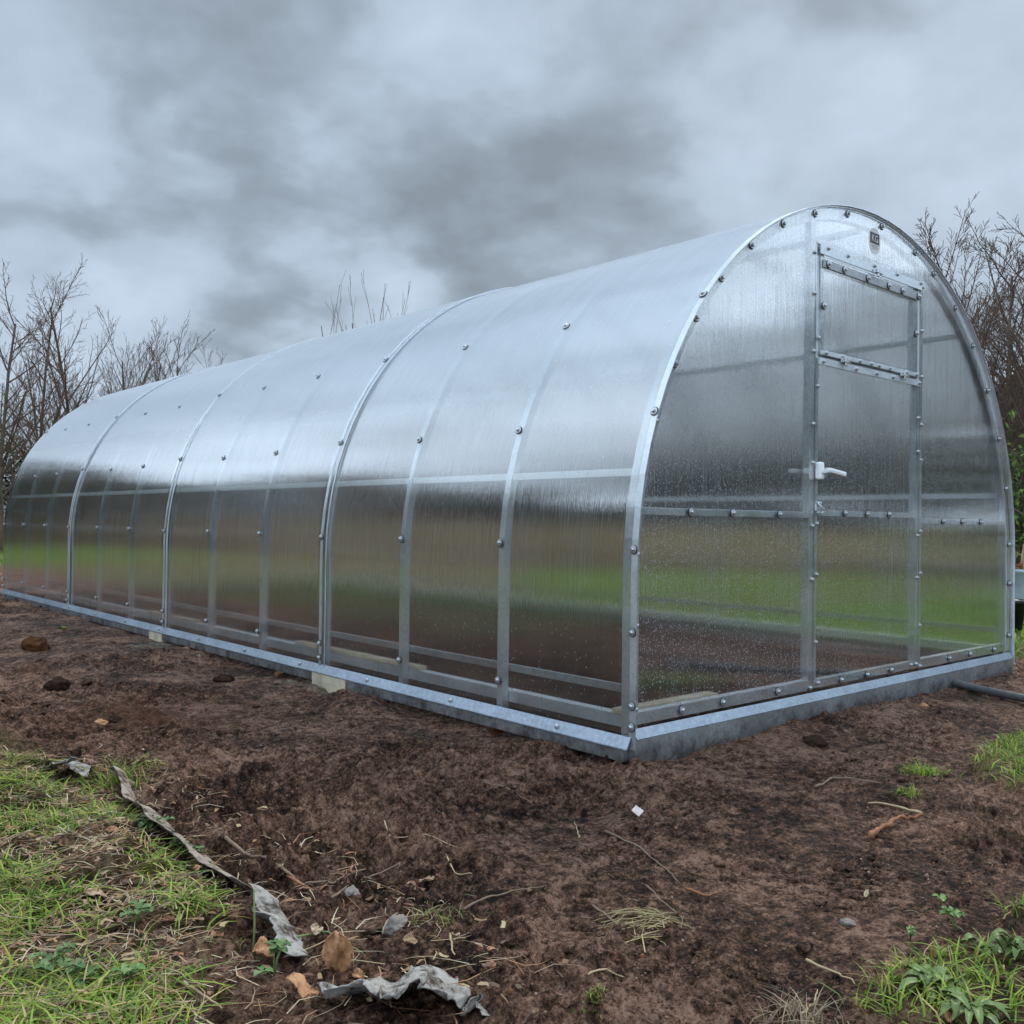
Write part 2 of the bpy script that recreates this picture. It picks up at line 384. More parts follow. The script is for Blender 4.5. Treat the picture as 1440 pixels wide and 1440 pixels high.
# ------------------------------------------------------------------ ground
m, t, o = new_mat('soil'); co = objco(t)
at = N(t, 'ShaderNodeAttribute', attribute_name='Col'); sp = N(t, 'ShaderNodeSeparateColor'); t.links.new(at.outputs['Color'], sp.inputs[0])
nA = noise(t, co, 2.2, 6, .62); nB = noise(t, co, 26, 6, .68); nC = noise(t, co, 95, 6, .85)
f = math_node(t, 'ADD', math_node(t, 'MULTIPLY', nA, .26), math_node(t, 'ADD', math_node(t, 'MULTIPLY', nB, .32), math_node(t, 'MULTIPLY', nC, .42)))
soil = ramp(t, f, [(.432, (.006, .0024, .0012)), (.474, (.056, .0255, .0145)), (.514, (.175, .090, .056)), (.567, (.40, .24, .165))])
soil = mixc(t, math_node(t, 'MULTIPLY', sp.outputs[1], .85), soil, mixc(t, nB, (.04, .013, .004), (.15, .052, .018)))
soil = mixc(t, sp.outputs[2], soil, mixc(t, nB, (.16, .14, .105), (.40, .35, .27)))
gn = noise(t, co, 3.0, 5, .6); gn2 = noise(t, co, 40, 4, .7)
gcol = mixc(t, gn2, (.035, .048, .008), (.13, .195, .022)); gcol = mixc(t, math_node(t, 'MULTIPLY', gn, .35), gcol, (.17, .15, .06))
soil = mixc(t, sp.outputs[0], soil, gcol)
# soil within the house footprint is mixed towards dark brown
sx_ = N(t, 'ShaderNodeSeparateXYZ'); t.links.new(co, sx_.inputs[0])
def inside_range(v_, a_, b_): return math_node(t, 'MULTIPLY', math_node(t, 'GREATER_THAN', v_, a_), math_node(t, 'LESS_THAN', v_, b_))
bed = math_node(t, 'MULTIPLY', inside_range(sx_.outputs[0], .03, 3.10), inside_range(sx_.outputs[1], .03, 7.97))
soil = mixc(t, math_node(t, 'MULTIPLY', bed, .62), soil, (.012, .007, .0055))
ro = math_node(t, 'MULTIPLY_ADD', nA, .5, .42)
hgt = math_node(t, 'ADD', math_node(t, 'MULTIPLY', nB, .6), math_node(t, 'MULTIPLY', nC, .8))
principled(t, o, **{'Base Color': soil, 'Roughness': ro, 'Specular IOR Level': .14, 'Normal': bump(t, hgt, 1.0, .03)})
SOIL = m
az0 = math.atan2(FWD[1], FWD[0]); half = math.radians(37)
az = np.concatenate([np.linspace(az0-half, az0+half, 900, endpoint=False), np.linspace(az0+half, az0-half+2*math.pi, 220, endpoint=False)])
rr = np.concatenate([np.linspace(.02, 1.0, 12, endpoint=False), np.geomspace(1.0, 5.0, 760, endpoint=False), np.geomspace(5.0, 14, 260, endpoint=False), np.geomspace(14, 900, 60)])
A, R = np.meshgrid(az, rr); gx = CAM[0] + R*np.cos(A); gy = CAM[1] + R*np.sin(A); gz = height(gx, gy)
nr, na = gx.shape
ii, jj = np.meshgrid(np.arange(nr-1), np.arange(na), indexing='ij'); j2 = (jj+1) % na
fc = np.stack([ii*na+jj, (ii+1)*na+jj, (ii+1)*na+j2, ii*na+j2], -1).reshape(-1, 4)
lm = lawn_mask(gx, gy)
dd = np.hypot(gx-CAM[0], gy-CAM[1])
zone = np.zeros((nr*na, 3), np.float32)
leftnear = (gx < -1.2) & (gy < 6)
zone[:, 0] = (lm*np.where(dd < 5, .28, 1.0)*np.clip(.75+fbm(gx, gy, .3, 3, 60)*1.6, 0, 1)).ravel()
P1 = gp(215, 1005); P2 = gp(60, 840); P3 = gp(1050, 1040); P4 = gp(1150, 1000)
or_ = np.zeros_like(gx)
for P, rx, k in ((P1, .42, .9), (P2, .6, .7), (gp(40, 950), .25, .5), (gp(620, 955), .3, .5), (gp(1060, 1035), .25, .45), (gp(330, 930), .3, .35)):
    or_ += k*np.exp(-(((gx-P[0])**2 + (gy-P[1])**2)/rx**2))*np.clip(.6+fbm(gx, gy, .12, 3, 70)*2.4, 0, 1)
zone[:, 1] = np.clip(or_, 0, 1).ravel()
sa = np.zeros_like(gx)
for P, rx, k in ((gp(218, 906), .17, 1.), (gp(470, 966), .13, .9), (gp(430, 962), .12, .9)):
    sa += k*np.exp(-(((gx-P[0])**2 + (gy-P[1])**2)/rx**2))*np.clip(.55+fbm(gx, gy, .06, 3, 80)*4, 0, 1)
zone[:, 2] = np.clip(sa, 0, 1).ravel()
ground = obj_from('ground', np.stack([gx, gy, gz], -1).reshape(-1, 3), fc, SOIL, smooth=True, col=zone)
tag(ground, kind='structure')

# far hills
HM = simple_mat('far_hill', (.055, .07, .085), .9, .2, .05)
v = []; f = []
for i in range(121):
    a = math.radians(-60 + i*2); hh = 14 + 10*math.sin(i*.21+1) + 5*math.sin(i*.57)
    for (r_, z_) in ((560, -2), (600, hh*.7), (660, hh), (760, -2)): v.append((r_*math.cos(a), r_*math.sin(a), z_))
for i in range(120):
    for k in range(3): f.append((i*4+k, (i+1)*4+k, (i+1)*4+k+1, i*4+k+1))
tag(obj_from('hills', v, f, HM, smooth=True), kind='structure')

# ------------------------------------------------------------------ greenhouse
GW, GL, ZC, RX, RZ = 3.13, 8.0, .62, 1.565, 1.535
def arch(off, z0=.09, n=40, nleg=8):
    """list of (x, z, nx, nz) from left foot over to right foot"""
    out = []
    for i in range(nleg): out.append((-off, z0 + (ZC-z0)*i/nleg, -1, 0))
    for i in range(n+1):
        t_ = math.pi*i/n; x = GW/2 - (RX+off)*math.cos(t_); z = ZC + (RZ+off)*math.sin(t_)
        nx, nz = -math.cos(t_), math.sin(t_); out.append((x, z, nx, nz))
    for i in range(nleg): out.append((GW+off, ZC - (ZC-z0)*(i+1)/nleg, 1, 0))
    return out
def zarch(x, off=0):
    u = (x-GW/2)/(RX+off); return ZC + (RZ+off)*math.sqrt(max(0, 1-u*u))
GH = empty('greenhouse', (0, 0, 0), 'long arched polycarbonate greenhouse tunnel with galvanised frame standing on dark bare soil', 'greenhouse')

def tube_arch(y0, y1, d0=-.032, d1=.0, z0=.06):
    mb = MB(); p = arch(0, z0, 44)
    mb.sweep([((x, 0, z), (nx, 0, nz), (0, 1, 0)) for x, z, nx, nz in p], [(d0, y0), (d1, y0), (d1, y1), (d0, y1)])
    return mb
for k in range(13):
    y = k*GL/12; w = .016
    if k == 0: y0, y1 = .002, .036
    elif k == 12: y0, y1 = GL-.036, GL-.002
    else: y0, y1 = y-w, y+w
    tube_arch(y0, y1, -.042 if k in (0, 12) else -.032).build('arch_rib', GALV, GH)
# sheets: overlapped in turn
def sheet(y0, y1, off, th=.006, z0=.075):
    mb = MB(); p = arch(off, z0, 64, 10); ny = 10; n = len(p); v = []; f = []
    for layer, e in ((0, th), (1, 0)):
        for x, z, nx, nz in p:
            for j in range(ny+1): v.append((x+nx*e, y0+(y1-y0)*j/ny, z+nz*e))
    L = n*(ny+1)
    for i in range(n-1):
        for j in range(ny):
            a = i*(ny+1)+j; b = a+1; c = a+ny+2; d = a+ny+1
            f.append((a, d, c, b)); f.append((L+a, L+b, L+c, L+d))
        a = i*(ny+1); f.append((a, L+a, L+a+ny+1, a+ny+1)); a += ny; f.append((a, a+ny+1, L+a+ny+1, L+a))
    for j in range(ny):
        f.append((j, j+1, L+j+1, L+j)); a = (n-1)*(ny+1)+j; f.append((a, L+a, L+a+1, a+1))
    mb.add(v, f); return mb
for k in range(4):
    y0 = -.028 if k == 0 else k*2 - .045
    y1 = GL+.028 if k == 3 else k*2 + 2.045
    s_ = sheet(y0, y1, .003 + .0085*(k % 2)).build('roof_sheet', PCROOF, GH, smooth=True)
    bm = bmesh.new(); bm.from_mesh(s_.data); bmesh.ops.recalc_face_normals(bm, faces=bm.faces); 
    for e in bm.edges:
        if len(e.link_faces) == 2 and e.calc_face_angle(0) > 1: e.smooth = False
    bm.to_mesh(s_.data); bm.free()
# seam strips and closing edges
for k in range(1, 4):
    mb = MB(); p = arch(.0, .06, 44)
    mb.sweep([((x, 0, z), (nx, 0, nz), (0, 1, 0)) for x, z, nx, nz in p], [(.0185, k*2-.049), (.0215, k*2-.049), (.0215, k*2-.041), (.0185, k*2-.041)])
    mb.build('edge_trim', GALV, GH)
    mb = MB(); mb.sweep([((x, 0, z), (nx, 0, nz), (0, 1, 0)) for x, z, nx, nz in p], [(.0185, k*2-.010), (.0200, k*2-.010), (.0200, k*2+.010), (.0185, k*2+.010)])
    mb.build('seam_strip', GALV, GH)
mb = MB(); p = arch(.0, .03, 44)
mb.sweep([((x, 0, z), (nx, 0, nz), (0, 1, 0)) for x, z, nx, nz in p], [(.0095, -.036), (.0125, -.036), (.0125, -.010), (.0095, -.010)])
mb.build('seam_strip', GALV, GH)
# purlins
PURL = simple_mat('white_coated_steel', (.72, .77, .80), .35, .05, 20)
def purlin(x, z, w=.016, h=.026, m=None):
    mb = MB(); mb.box(x-w/2, x+w/2, .04, GL-.04, z-h/2, z+h/2); mb.build('purlin', m or PURL, GH)
purlin(.050, .958); purlin(GW-.050, .958); purlin(.046, .216, m=GALVD); purlin(GW-.046, .216, m=GALVD)
for dx in (0,): purlin(GW/2+dx, zarch(GW/2)-.045)
for sgn in (-1, 1): purlin(GW/2+sgn*.98, zarch(GW/2+.98)-.05)
# base rails
def side_rail(sx, x0):
    mb = MB()   # vertical zinc channel, outward flange
    for (xa, xb, z0, z1) in ((-.030, -.001, -.012, .030),):
        a, b = (x0+sx*xa, x0+sx*xb); mb.box(min(a, b), max(a, b), 0.0, GL, z0, z1)
    mb.build('base_rail', GALVD, GH)
    mb = MB(); prof = [(-.037, .0305), (-.036, .034), (-.016, .071), (-.013, .071), (-.031, .0305)]
    mb.sweep([((x0, y, 0), (sx, 0, 0), (0, 0, 1)) for y in (-.02, GL+.02)], prof); mb.build('flashing_strip', FLASH, GH)
    mb = MB(); a, b = x0+sx*.034, x0+sx*.078; mb.box(min(a, b), max(a, b), .04, GL-.04, .085, .128); mb.build('sole_beam', GALV, GH)
side_rail(1, 0); side_rail(-1, GW)
def end_rail(y0, sy):
    mb = MB(); a, b = y0-sy*.032, y0+sy*.0; mb.box(-.004, GW+.004, min(a, b), max(a, b), -.07, .060, .002); mb.build('base_rail', GALVD, GH)
    mb = MB(); prof = [(-.034, .0612), (-.034, .0640), (-.0145, .095), (-.0125, .095), (-.0125, .0612)]
    mb.sweep([((x, y0, 0), (0, sy, 0), (0, 0, 1)) for x in (.0, GW)], prof); mb.build('flashing_strip', FLASH, GH)
end_rail(0, 1); end_rail(GL, -1)
# timber: packing blocks under the seams and a sole board inside
for y0, y1 in ((1.74, 2.05), (3.98, 4.2)):
    mb = MB(); mb.box(-.033, .05, y0, y1, -.055, -.0125+.0005, .003); mb.build('packing_block', WOOD, GH)
    mb = MB(); mb.box(-.0335, -.0302, y0, y1, -.012, .0285, .001); mb.build('packing_block', WOOD, GH)
mb = MB(); mb.box(.034, .08, 1.25, 2.35, .1285, .146, .003); mb.build('sole_board', WOOD, GH)
mb = MB(); mb.box(.034, .08, 3.6, 4.4, .1285, .142, .003); mb.build('sole_board', WOOD, GH)
mb = MB(); mb.box(.02, .55, .045, .10, .1285, .148, .003); mb.build('sole_board', WOOD, GH)

# end walls
YP0, YP1 = -.012, -.006
def end_panel(xa, xb, zb, name, parent, y0=YP0, y1=YP1, ztop=None, mat=None, n=24):
    v = []; f = []
    for i in range(n+1):
        x = xa + (xb-xa)*i/n; zt = ztop if ztop else max(zarch(min(max(x, .002), GW-.002), -.001), zb+.01)
        v += [(x, y0, zb), (x, y0, zt), (x, y1, zb), (x, y1, zt)]
    for i in range(n):
        a, b = i*4, i*4+4
        f += [(a, b, b+1, a+1), (a+2, a+3, b+3, b+2), (a+1, b+1, b+3, a+3), (a, a+2, b+2, b)]
    f += [(0, 1, 3, 2), (n*4, n*4+2, n*4+3, n*4+1)]
    return obj_from(name, v, f, mat or PCEND, parent)
end_panel(.001, 1.1205, .104, 'end_panel', GH)
end_panel(2.0485, GW-.001, .104, 'end_panel', GH)
end_panel(1.1215, 2.0475, 1.953, 'end_panel', GH)
end_panel(.001, GW-.001, .104, 'end_panel', GH, GL+.006, GL+.012)
def bar(mb, x0, x1, z0, z1, y0=.000, y1=.030): mb.box(x0, x1, y0, y1, z0, z1)
def part_bar(name, x0, x1, z0, z1, parent=GH, y0=-.005, y1=.028, mat=GALV):
    mb = MB(); mb.box(x0, x1, y0, y1, z0, z1, .0015); return mb.build(name, mat, parent)
part_bar('door_post', 1.086, 1.119, .112, zarch(1.1)-.034); part_bar('door_post', 2.049, 2.082, .112, zarch(2.07)-.034)
part_bar('end_rail_bar', .036, 1.085, .812, .838); part_bar('end_rail_bar', 2.083, GW-.036, .797, .823)
part_bar('lintel', 1.1195, 2.0485, 1.957, 1.978)
part_bar('foot_bar', .036, 1.085, .104, .147); part_bar('foot_bar', 2.083, GW-.036, .104, .147)
for x in (1.1, 2.06): 
    mb = MB(); mb.box(x-.017, x+.017, GL-.03, GL+.005, .112, zarch(x)-.034); mb.build('end_post', GALV, GH)
for z in (.82, 1.5):
    mb = MB(); mb.box(.04 if z < 1 else 1.12, GW-.04 if z < 1 else 2.04, GL-.028, GL+.005, z-.012, z+.012); mb.build('end_rail_bar', GALV, GH)
# door: frame is the part's own mesh
mb = MB()
bar(mb, 1.1235, 1.149, .110, 1.950, -.005, .026); bar(mb, 2.0195, 2.0450, .110, 1.950, -.005, .026)
bar(mb, 1.1495, 2.0190, .110, .142, -.005, .026); bar(mb, 1.1495, 2.0190, .824, .848, -.005, .026); bar(mb, 1.1495, 2.0190, 1.462, 1.486, -.005, .026)
DOOR = mb.build('door', GALV, GH)
end_panel(1.1235, 2.0455, .106, 'door_panel', DOOR, ztop=1.476)
mb = MB(); mb.box(1.140, 2.044, -.0165, -.0125, 1.452, 1.480); mb.build('cross_strap', GALV, DOOR)
# handle: plate + lever outside, lever inside
mb = MB(); mb.box(1.116, 1.150, -.040, -.0125, .972, 1.045, .008); mb.box(1.127, 1.143, -.062, -.039, .997, 1.015, .004)
mb.sweep([((x, -.060+dy, z), (0, 1, 0), (0, 0, 1)) for x, dy, z in ((1.125, 0, 1.010), (1.155, 0, 1.011), (1.19, .002, 1.008), (1.235, .003, 1.004), (1.268, .003, 1.000), (1.276, .002, .999))],
         [(-.006, -.009), (.006, -.010), (.008, 0), (.006, .010), (-.006, .009), (-.008, 0)])
mb.build('handle', PLASTW, DOOR, smooth=False)
mb = MB(); mb.box(1.121, 1.145, .027, .045, .975, 1.040, .006); mb.box(1.045, 1.140, .050, .066, .999, 1.017, .004); mb.box(1.127, 1.140, .044, .052, 1.0, 1.014); mb.build('handle', PLASTW, DOOR)
mb = MB(); mb.box(1.116, 1.150, -.022, -.0125, .842, .872, .003)
mb.tube([(1.120, -.026, .872), (1.135, -.034, .858), (1.155, -.034, .850), (1.165, -.028, .842), (1.150, -.026, .832), (1.125, -.024, .838)], .005, 8)
for x in (1.122, 1.142): mb.lathe([(.0, 0), (.006, .0), (.006, .006), (.0, .008)], 10, Matrix.Translation((x, -.022, .876)) @ Matrix.Rotation(math.pi/2, 4, 'X'))
mb.build('latch', GALV, DOOR)
# vent window in the door's head
mb = MB()
bar(mb, 1.1535, 1.186, 1.492, 1.944, -.005, .024); bar(mb, 1.984, 2.0160, 1.492, 1.944, -.005, .024)
bar(mb, 1.1865, 1.9835, 1.492, 1.522, -.005, .024); bar(mb, 1.1865, 1.9835, 1.862, 1.900, -.005, .024)
VENT = mb.build('vent_window', GALV, GH)
end_panel(1.1505, 2.0185, 1.489, 'vent_pane', VENT, ztop=1.905)
mb = MB(); mb.box(1.140, 2.050, -.0180, -.0125, 1.912, 1.951, .001); mb.build('hinge_strap', GALV, VENT)
mb = MB(); mb.box(1.165, 2.025, -.0170, -.0125, 1.860, 1.894, .001); mb.build('frame_strap', GALVD, VENT)
mb = MB(); mb.box(1.150, 2.030, -.0170, -.0125, 1.494, 1.513, .001); mb.build('frame_strap', GALV, VENT)
def catch(x, z):
    mb = MB(); mb.box(x-.028, x+.028, -.026, -.019, z-.010, z+.010, .002); mb.box(x-.008, x+.008, -.034, -.0265, z-.024, z+.014, .003)
    mb.tube([(x-.022, -.031, z-.004), (x+.03, -.031, z-.006)], .004, 8); mb.build('catch', SCREWM, VENT)
catch(1.60, 1.918); catch(1.33, 1.487); catch(1.86, 1.487)
# sticker
mb = MB(); n = 28; cx_, cz_ = 1.597, 2.057
ring = [(cx_ + .050*math.copysign(abs(math.cos(a))**.8, math.cos(a)), cz_ + .058*math.sin(a)) for a in [2*math.pi*i/n for i in range(n)]]
v = [(x, -.0130, z) for x, z in ring] + [(x, -.0122, z) for x, z in ring]
mb.add(v, [tuple(range(n)), tuple(range(2*n-1, n-1, -1))] + [(i, (i+1) % n, n+(i+1) % n, n+i)[::-1] for i in range(n)])
STK = mb.build('sticker', simple_mat('sticker_white', (.60, .57, .55), .5, .05, 10), GH)
mb = MB(); mb.box(cx_-.040, cx_+.040, -.0140, -.0131, cz_-.012, cz_+.036)
LB = mb.build('emblem_square', BLACKP, STK)
cu = bpy.data.curves.new('letters', 'FONT'); cu.body = 'KG'; cu.size = .044; cu.extrude = .0003; cu.align_x = 'CENTER'
tmp = bpy.data.objects.new('tmp', cu); COL.objects.link(tmp)
bpy.context.view_layer.update()
me = bpy.data.meshes.new_from_object(tmp.evaluated_get(bpy.context.evaluated_depsgraph_get())); bpy.data.objects.remove(tmp)
me.name = 'lettering'; me.materials.clear(); me.materials.append(simple_mat('letter_pale', (.62, .58, .52), .5, .05, 10))
lt = bpy.data.objects.new('lettering', me); COL.objects.link(lt); lt.parent = STK
lt.rotation_euler = (math.pi/2, 0, 0); lt.location = (cx_, -.0146, cz_-.003)
mb = MB()
for i, (w, z) in enumerate(((.030, -.020), (.034, -.027), (.022, -.034))): mb.box(cx_-w, cx_+w, -.0136, -.0131, cz_+z-.0013, cz_+z+.0013)
mb.build('small_print', simple_mat('print_grey', (.22, .21, .2), .5, .05, 10), STK)

# screws with sealing washers
mb = MB(); mb.lathe([(.0165, 0), (.0165, .0025), (.0150, .0030)], 18); nd_ = len(mb.f); mb.lathe([(.0138, .0028), (.0138, .0048), (.0110, .0056)], 18); mb.lathe([(.0075, .0050), (.0075, .0110), (.0056, .0138), (.0001, .0142)], 6)
proto_big = mb.build('screw', SCREWM, GH, smooth=False); proto_big.data.materials.append(GASKET)
for i_ in range(nd_): proto_big.data.polygons[i_].material_index = 1
mb = MB(); mb.lathe([(.0100, 0), (.0100, .002), (.0070, .0025)], 12); mb.lathe([(.0070, .0020), (.0066, .0070), (.0040, .0085), (.0001, .0088)], 6)
proto_small = mb.build('screw', SCREWM, GH, smooth=False)
used = {id(proto_big): False, id(proto_small): False}
def screw(P, n, small=False, parent=GH, tilt=.06):
    pr = proto_small if small else proto_big
    if not used[id(pr)] and parent is GH: o_ = pr; used[id(pr)] = True
    else: o_ = pr.copy(); COL.objects.link(o_)
    o_.parent = parent
    d = Vector(n) + Vector((random.uniform(-tilt, tilt), random.uniform(-tilt, tilt), random.uniform(-tilt, tilt)))
    o_.rotation_euler = d.to_track_quat('Z', 'Y').to_euler(); o_.location = P
def arcpt(z, off, right=False):
    if z <= ZC: x, nx, nz = -off, -1, 0
    else:
        s_ = min(1, (z-ZC)/RZ); c_ = math.sqrt(1-s_*s_); x = GW/2 - (RX+off)*c_; nx, nz = -c_, s_; z = ZC + (RZ+off)*s_
    if right: x = GW-x; nx = -nx
    return (x, z, nx, nz)
for k in range(13):
    seam = k % 3 == 0
    y = (k*GL/12) if not seam else k*GL/12
    y = min(max(y, -.0), GL-.02)
    if k == 0: y = -.020
    for z in ((.17, .70, 1.14, 1.585) if not seam else (.175, .695, 1.16, 1.60)) + ((.42, .105) if k == 0 else (() if not seam else (.105,))):
        x, zz, nx, nz = arcpt(z, .0125 if k == 0 else (.020 if seam else (.009 if (k//3) % 2 == 0 else .0175)))
        screw((x, y, zz), (nx, 0, nz))
for i, y in enumerate(np.arange(.32, 7.9, .62)): screw((-.0275, float(y), .052), (-.93, 0, .36), True)
# end-wall screws along the rim
for z in (1.35, 1.53, 1.70, 1.86, 1.99): 
    x, zz, nx, nz = arcpt(z, -.016); screw((x, YP0, zz), (0, -1, 0))
for x in (1.10, 1.36, 1.66, 1.985): screw((x, YP0, zarch(x, -.016)), (0, -1, 0))
for z in (2.03, 1.90, 1.735, 1.52, 1.27, 1.0, .69, .475, .19):
    x, zz, nx, nz = arcpt(z, -.016, True); screw((x, YP0, zz), (0, -1, 0))
for z in (1.14, .68, .44, .16): 
    x, zz, nx, nz = arcpt(z, -.016); screw((x, YP0, zz), (0, -1, 0), True)
for x in (.30, .55, .86): screw((x, YP0, .825), (0, -1, 0))
for x in (2.30, 2.52, 2.74): screw((x, YP0, .810), (0, -1, 0))
for x in (.26, .50, .86): screw((x, YP0, .128), (0, -1, 0))
for x in (1.10, 2.07): screw((x, YP0, .116), (0, -1, 0), True)
for x in (2.38, 2.62, 2.92): screw((x, YP0, .128), (0, -1, 0))
for z in (.56, .78, 1.20, 1.50, 1.74, 1.91, 1.04): screw((1.104, YP0, z), (0, -1, 0), True)
for z in (.56, .76, 1.10, 1.27, 1.50, 1.72, 1.93, .31): screw((2.065, YP0, z), (0, -1, 0), True)
for z in (.58, .79, .30, 1.36, 1.56): screw((1.137, YP0, z), (0, -1, 0), True, DOOR)
for z in (.54, .74, 1.14, 1.30): screw((2.032, YP0, z), (0, -1, 0), True, DOOR)
for x in (1.36, 1.55, 1.75): screw((x, YP0, .836), (0, -1, 0), False, DOOR)
for x in (1.34, 1.56, 1.78): screw((x, YP0, .126), (0, -1, 0), False, DOOR)
for x in (1.16, 1.98, 2.03): screw((x, YP0, .130), (0, -1, 0), True, DOOR)
for x in (1.17, 1.44, 1.62, 1.77, 2.03): screw((x, -.0165, 1.466), (0, -1, 0), True, DOOR)
for x in (1.20, 1.33, 1.53, 1.72, 1.85, 2.01): screw((x, -.017, 1.877), (0, -1, 0), False, VENT)
for x in (1.20, 1.36, 1.59, 1.80, 2.035): screw((x, -.018, 1.944), (0, -1, 0), True, VENT)
for x in (1.19, 1.32, 1.47, 1.57, 1.64, 1.74, 1.90, 2.0): screw((x, -.017, 1.504), (0, -1, 0), True, VENT)
screw((1.175, YP0, 1.70), (0, -1, 0), False, VENT); screw((2.0, YP0, 1.70), (0, -1, 0), False, VENT)

# ------------------------------------------------------------------ trees
BARK = simple_mat('bark', (.105, .082, .056), .9, .4, 9, .2, .5, .02)
TWIGM = simple_mat('twig_bark', (.120, .080, .060), .9, .3, 6, .2)
def grow(mbT, mbC, p, d, L, r, lev, maxlev, prm, rnd):
    nseg = max(3, int(5 - lev*.6)); pts = [np.array(p)]; dirs = []; d = np.array(d)/np.linalg.norm(d)
    for i in range(nseg):
        d = d + rnd.normal(0, prm['wig']*(1+.35*lev), 3) + np.array((0, 0, prm['up']*(.5 if lev else .3)))
        d = d/np.linalg.norm(d); dirs.append(d); pts.append(pts[-1] + d*L/nseg)
    tip = .35 if lev < maxlev else .4
    rad = [max(r*(1-(1-tip)*i/nseg), prm['rmin']) for i in range(nseg+1)]
    (mbT if lev == 0 else mbC).tube(pts, rad, 7 if lev == 0 else (5 if lev == 1 else 3), caps=False)
    if lev >= maxlev: return
    nch = int(prm['n'][lev]*rnd.uniform(.8, 1.2)); t0 = prm['t0'] if lev == 0 else .18
    for i in range(nch):
        t_ = t0 + (1-t0)*(i+rnd.uniform(.1, .9))/nch; q = t_*nseg; k = min(int(q), nseg-1)
        P = pts[k] + (pts[k+1]-pts[k])*(q-k); dd_ = dirs[k]
        ax = np.cross(dd_, rnd.normal(0, 1, 3)); ax = ax/np.linalg.norm(ax); ang = rnd.uniform(*prm['ang'])
        nd = dd_*math.cos(ang) + ax*math.sin(ang)
        if lev >= 1: nd[2] += .15
        cl = L*prm['len'][lev]*rnd.uniform(.65, 1.15)*(1.12-.62*t_)
        cr = max(rad[k]*rnd.uniform(.4, .62), prm['rmin'])
        grow(mbT, mbC, P, nd, cl, cr, lev+1, maxlev, prm, rnd)
PRM = dict(wig=.065, up=.09, rmin=.0033, n=(20, 9, 4.5), t0=.18, len=(.44, .46, .5), ang=(.45, .95))
SHRUB = dict(wig=.05, up=.14, rmin=.0038, n=(12, 8, 4), t0=.12, len=(.55, .48, .5), ang=(.3, .75))
def bare_tree(P, H, r, label, seed, stems=1, lean=(0, 0), prm=PRM, maxlev=3, group='bare trees around the garden', cat='tree', spread=.12, name='bare_tree'):
    rnd = np.random.default_rng(seed); root = empty(name, (P[0], P[1], P[2]-.03), label, cat, group)
    a, b = MB(), MB()
    for s_ in range(stems):
        an = rnd.uniform(0, 6.28); base = (.25*rnd.uniform(0, 1)*math.cos(an)*(stems > 1), .25*math.sin(an)*(stems > 1), 0)
        d = (lean[0]+spread*math.cos(an)*(stems > 1)*rnd.uniform(.4, 1.6), lean[1]+spread*math.sin(an)*(stems > 1)*rnd.uniform(.4, 1.6), 1)
        grow(a, b, base, d, H*(1 if s_ == 0 else rnd.uniform(.7, 1)), r*(1 if s_ == 0 else .8), 0, maxlev, prm, rnd)
    a.build('trunk', BARK, root, smooth=True); b.build('crown', TWIGM, root, smooth=True)
    return root
def ht(vtop, depth): return .785 + (737-vtop)/FPX*depth*(.80 if depth > 15 else .86)
def rl(k): return (RGT[0]*k, RGT[1]*k)
bare_tree(wp(2, 19), ht(395, 19), .055, 'bare tree cut by the left edge of the photo, tallest dark trunk there', 11)
bare_tree(wp(46, 20), ht(392, 20), .05, 'bare tree with two leaning stems left of the tallest straight one', 12, 2, rl(.03))
bare_tree(wp(96, 21), ht(372, 21), .055, 'tallest straight bare tree above the far end of the greenhouse', 29, 1, rl(-.01))
bare_tree(wp(75, 25), ht(470, 25), .045, 'low bare tree between the two tall trees at the left', 19, 2, prm=SHRUB)
bare_tree(wp(140, 23), ht(455, 23), .045, 'slender bare tree just right of the tallest straight one', 14, 2, rl(.02), SHRUB)
bare_tree(wp(172, 24), ht(468, 24), .04, 'bushy bare tree over the greenhouse roof, second from the slender one', 15, 4, prm=SHRUB, spread=.3)
bare_tree(wp(208, 25), ht(470, 25), .04, 'bushy bare tree over the roof, between the wider and the lowest one', 16, 4, prm=SHRUB, spread=.2)
bare_tree(wp(250, 26), ht(474, 26), .04, 'lowest bushy bare tree at the right end of the left row', 17, 5, prm=SHRUB, spread=.15)
bare_tree(wp(526, 22), ht(372, 22), .03, 'clump of upright bare stems rising behind the roof in the middle', 18, 16, prm=dict(SHRUB, n=(5, 3, 0), ang=(.12, .3)), maxlev=2, cat='shrub', spread=.12, name='bare_shrub')
bare_tree(wp(456, 24), ht(472, 24), .02, 'tiny bare twig top showing left of the upright stems', 22, 2, prm=dict(SHRUB, n=(4, 2, 0)), maxlev=2, cat='shrub', name='bare_shrub')
bare_tree(wp(888, 20), ht(356, 20), .018, 'single thin bare sapling tip showing above the roof ridge', 23, 1, prm=dict(SHRUB, n=(0, 0, 0), wig=.02), maxlev=1, cat='sapling', name='bare_sapling')
bare_tree(wp(1385, 11.5), ht(262, 11.5), .04, 'bare tree with forked trunk just right of the arched end wall', 31, 3, rl(-.02), dict(PRM, n=(21, 10, 6)), spread=.14)
bare_tree(wp(1432, 12.5), ht(232, 12.5), .042, 'tall bare tree cut by the right edge of the photo', 32, 2, rl(.0), dict(PRM, n=(21, 10, 6)))
bare_tree(wp(1340, 14), ht(430, 14), .035, 'thin bare tree half hidden behind the arched end wall', 33, 2, rl(-.03), dict(PRM, n=(14, 8, 4)))
bare_tree(wp(1470, 13), ht(330, 13), .04, 'bare tree right of the photo frame leaning in', 34, 2, rl(-.1))
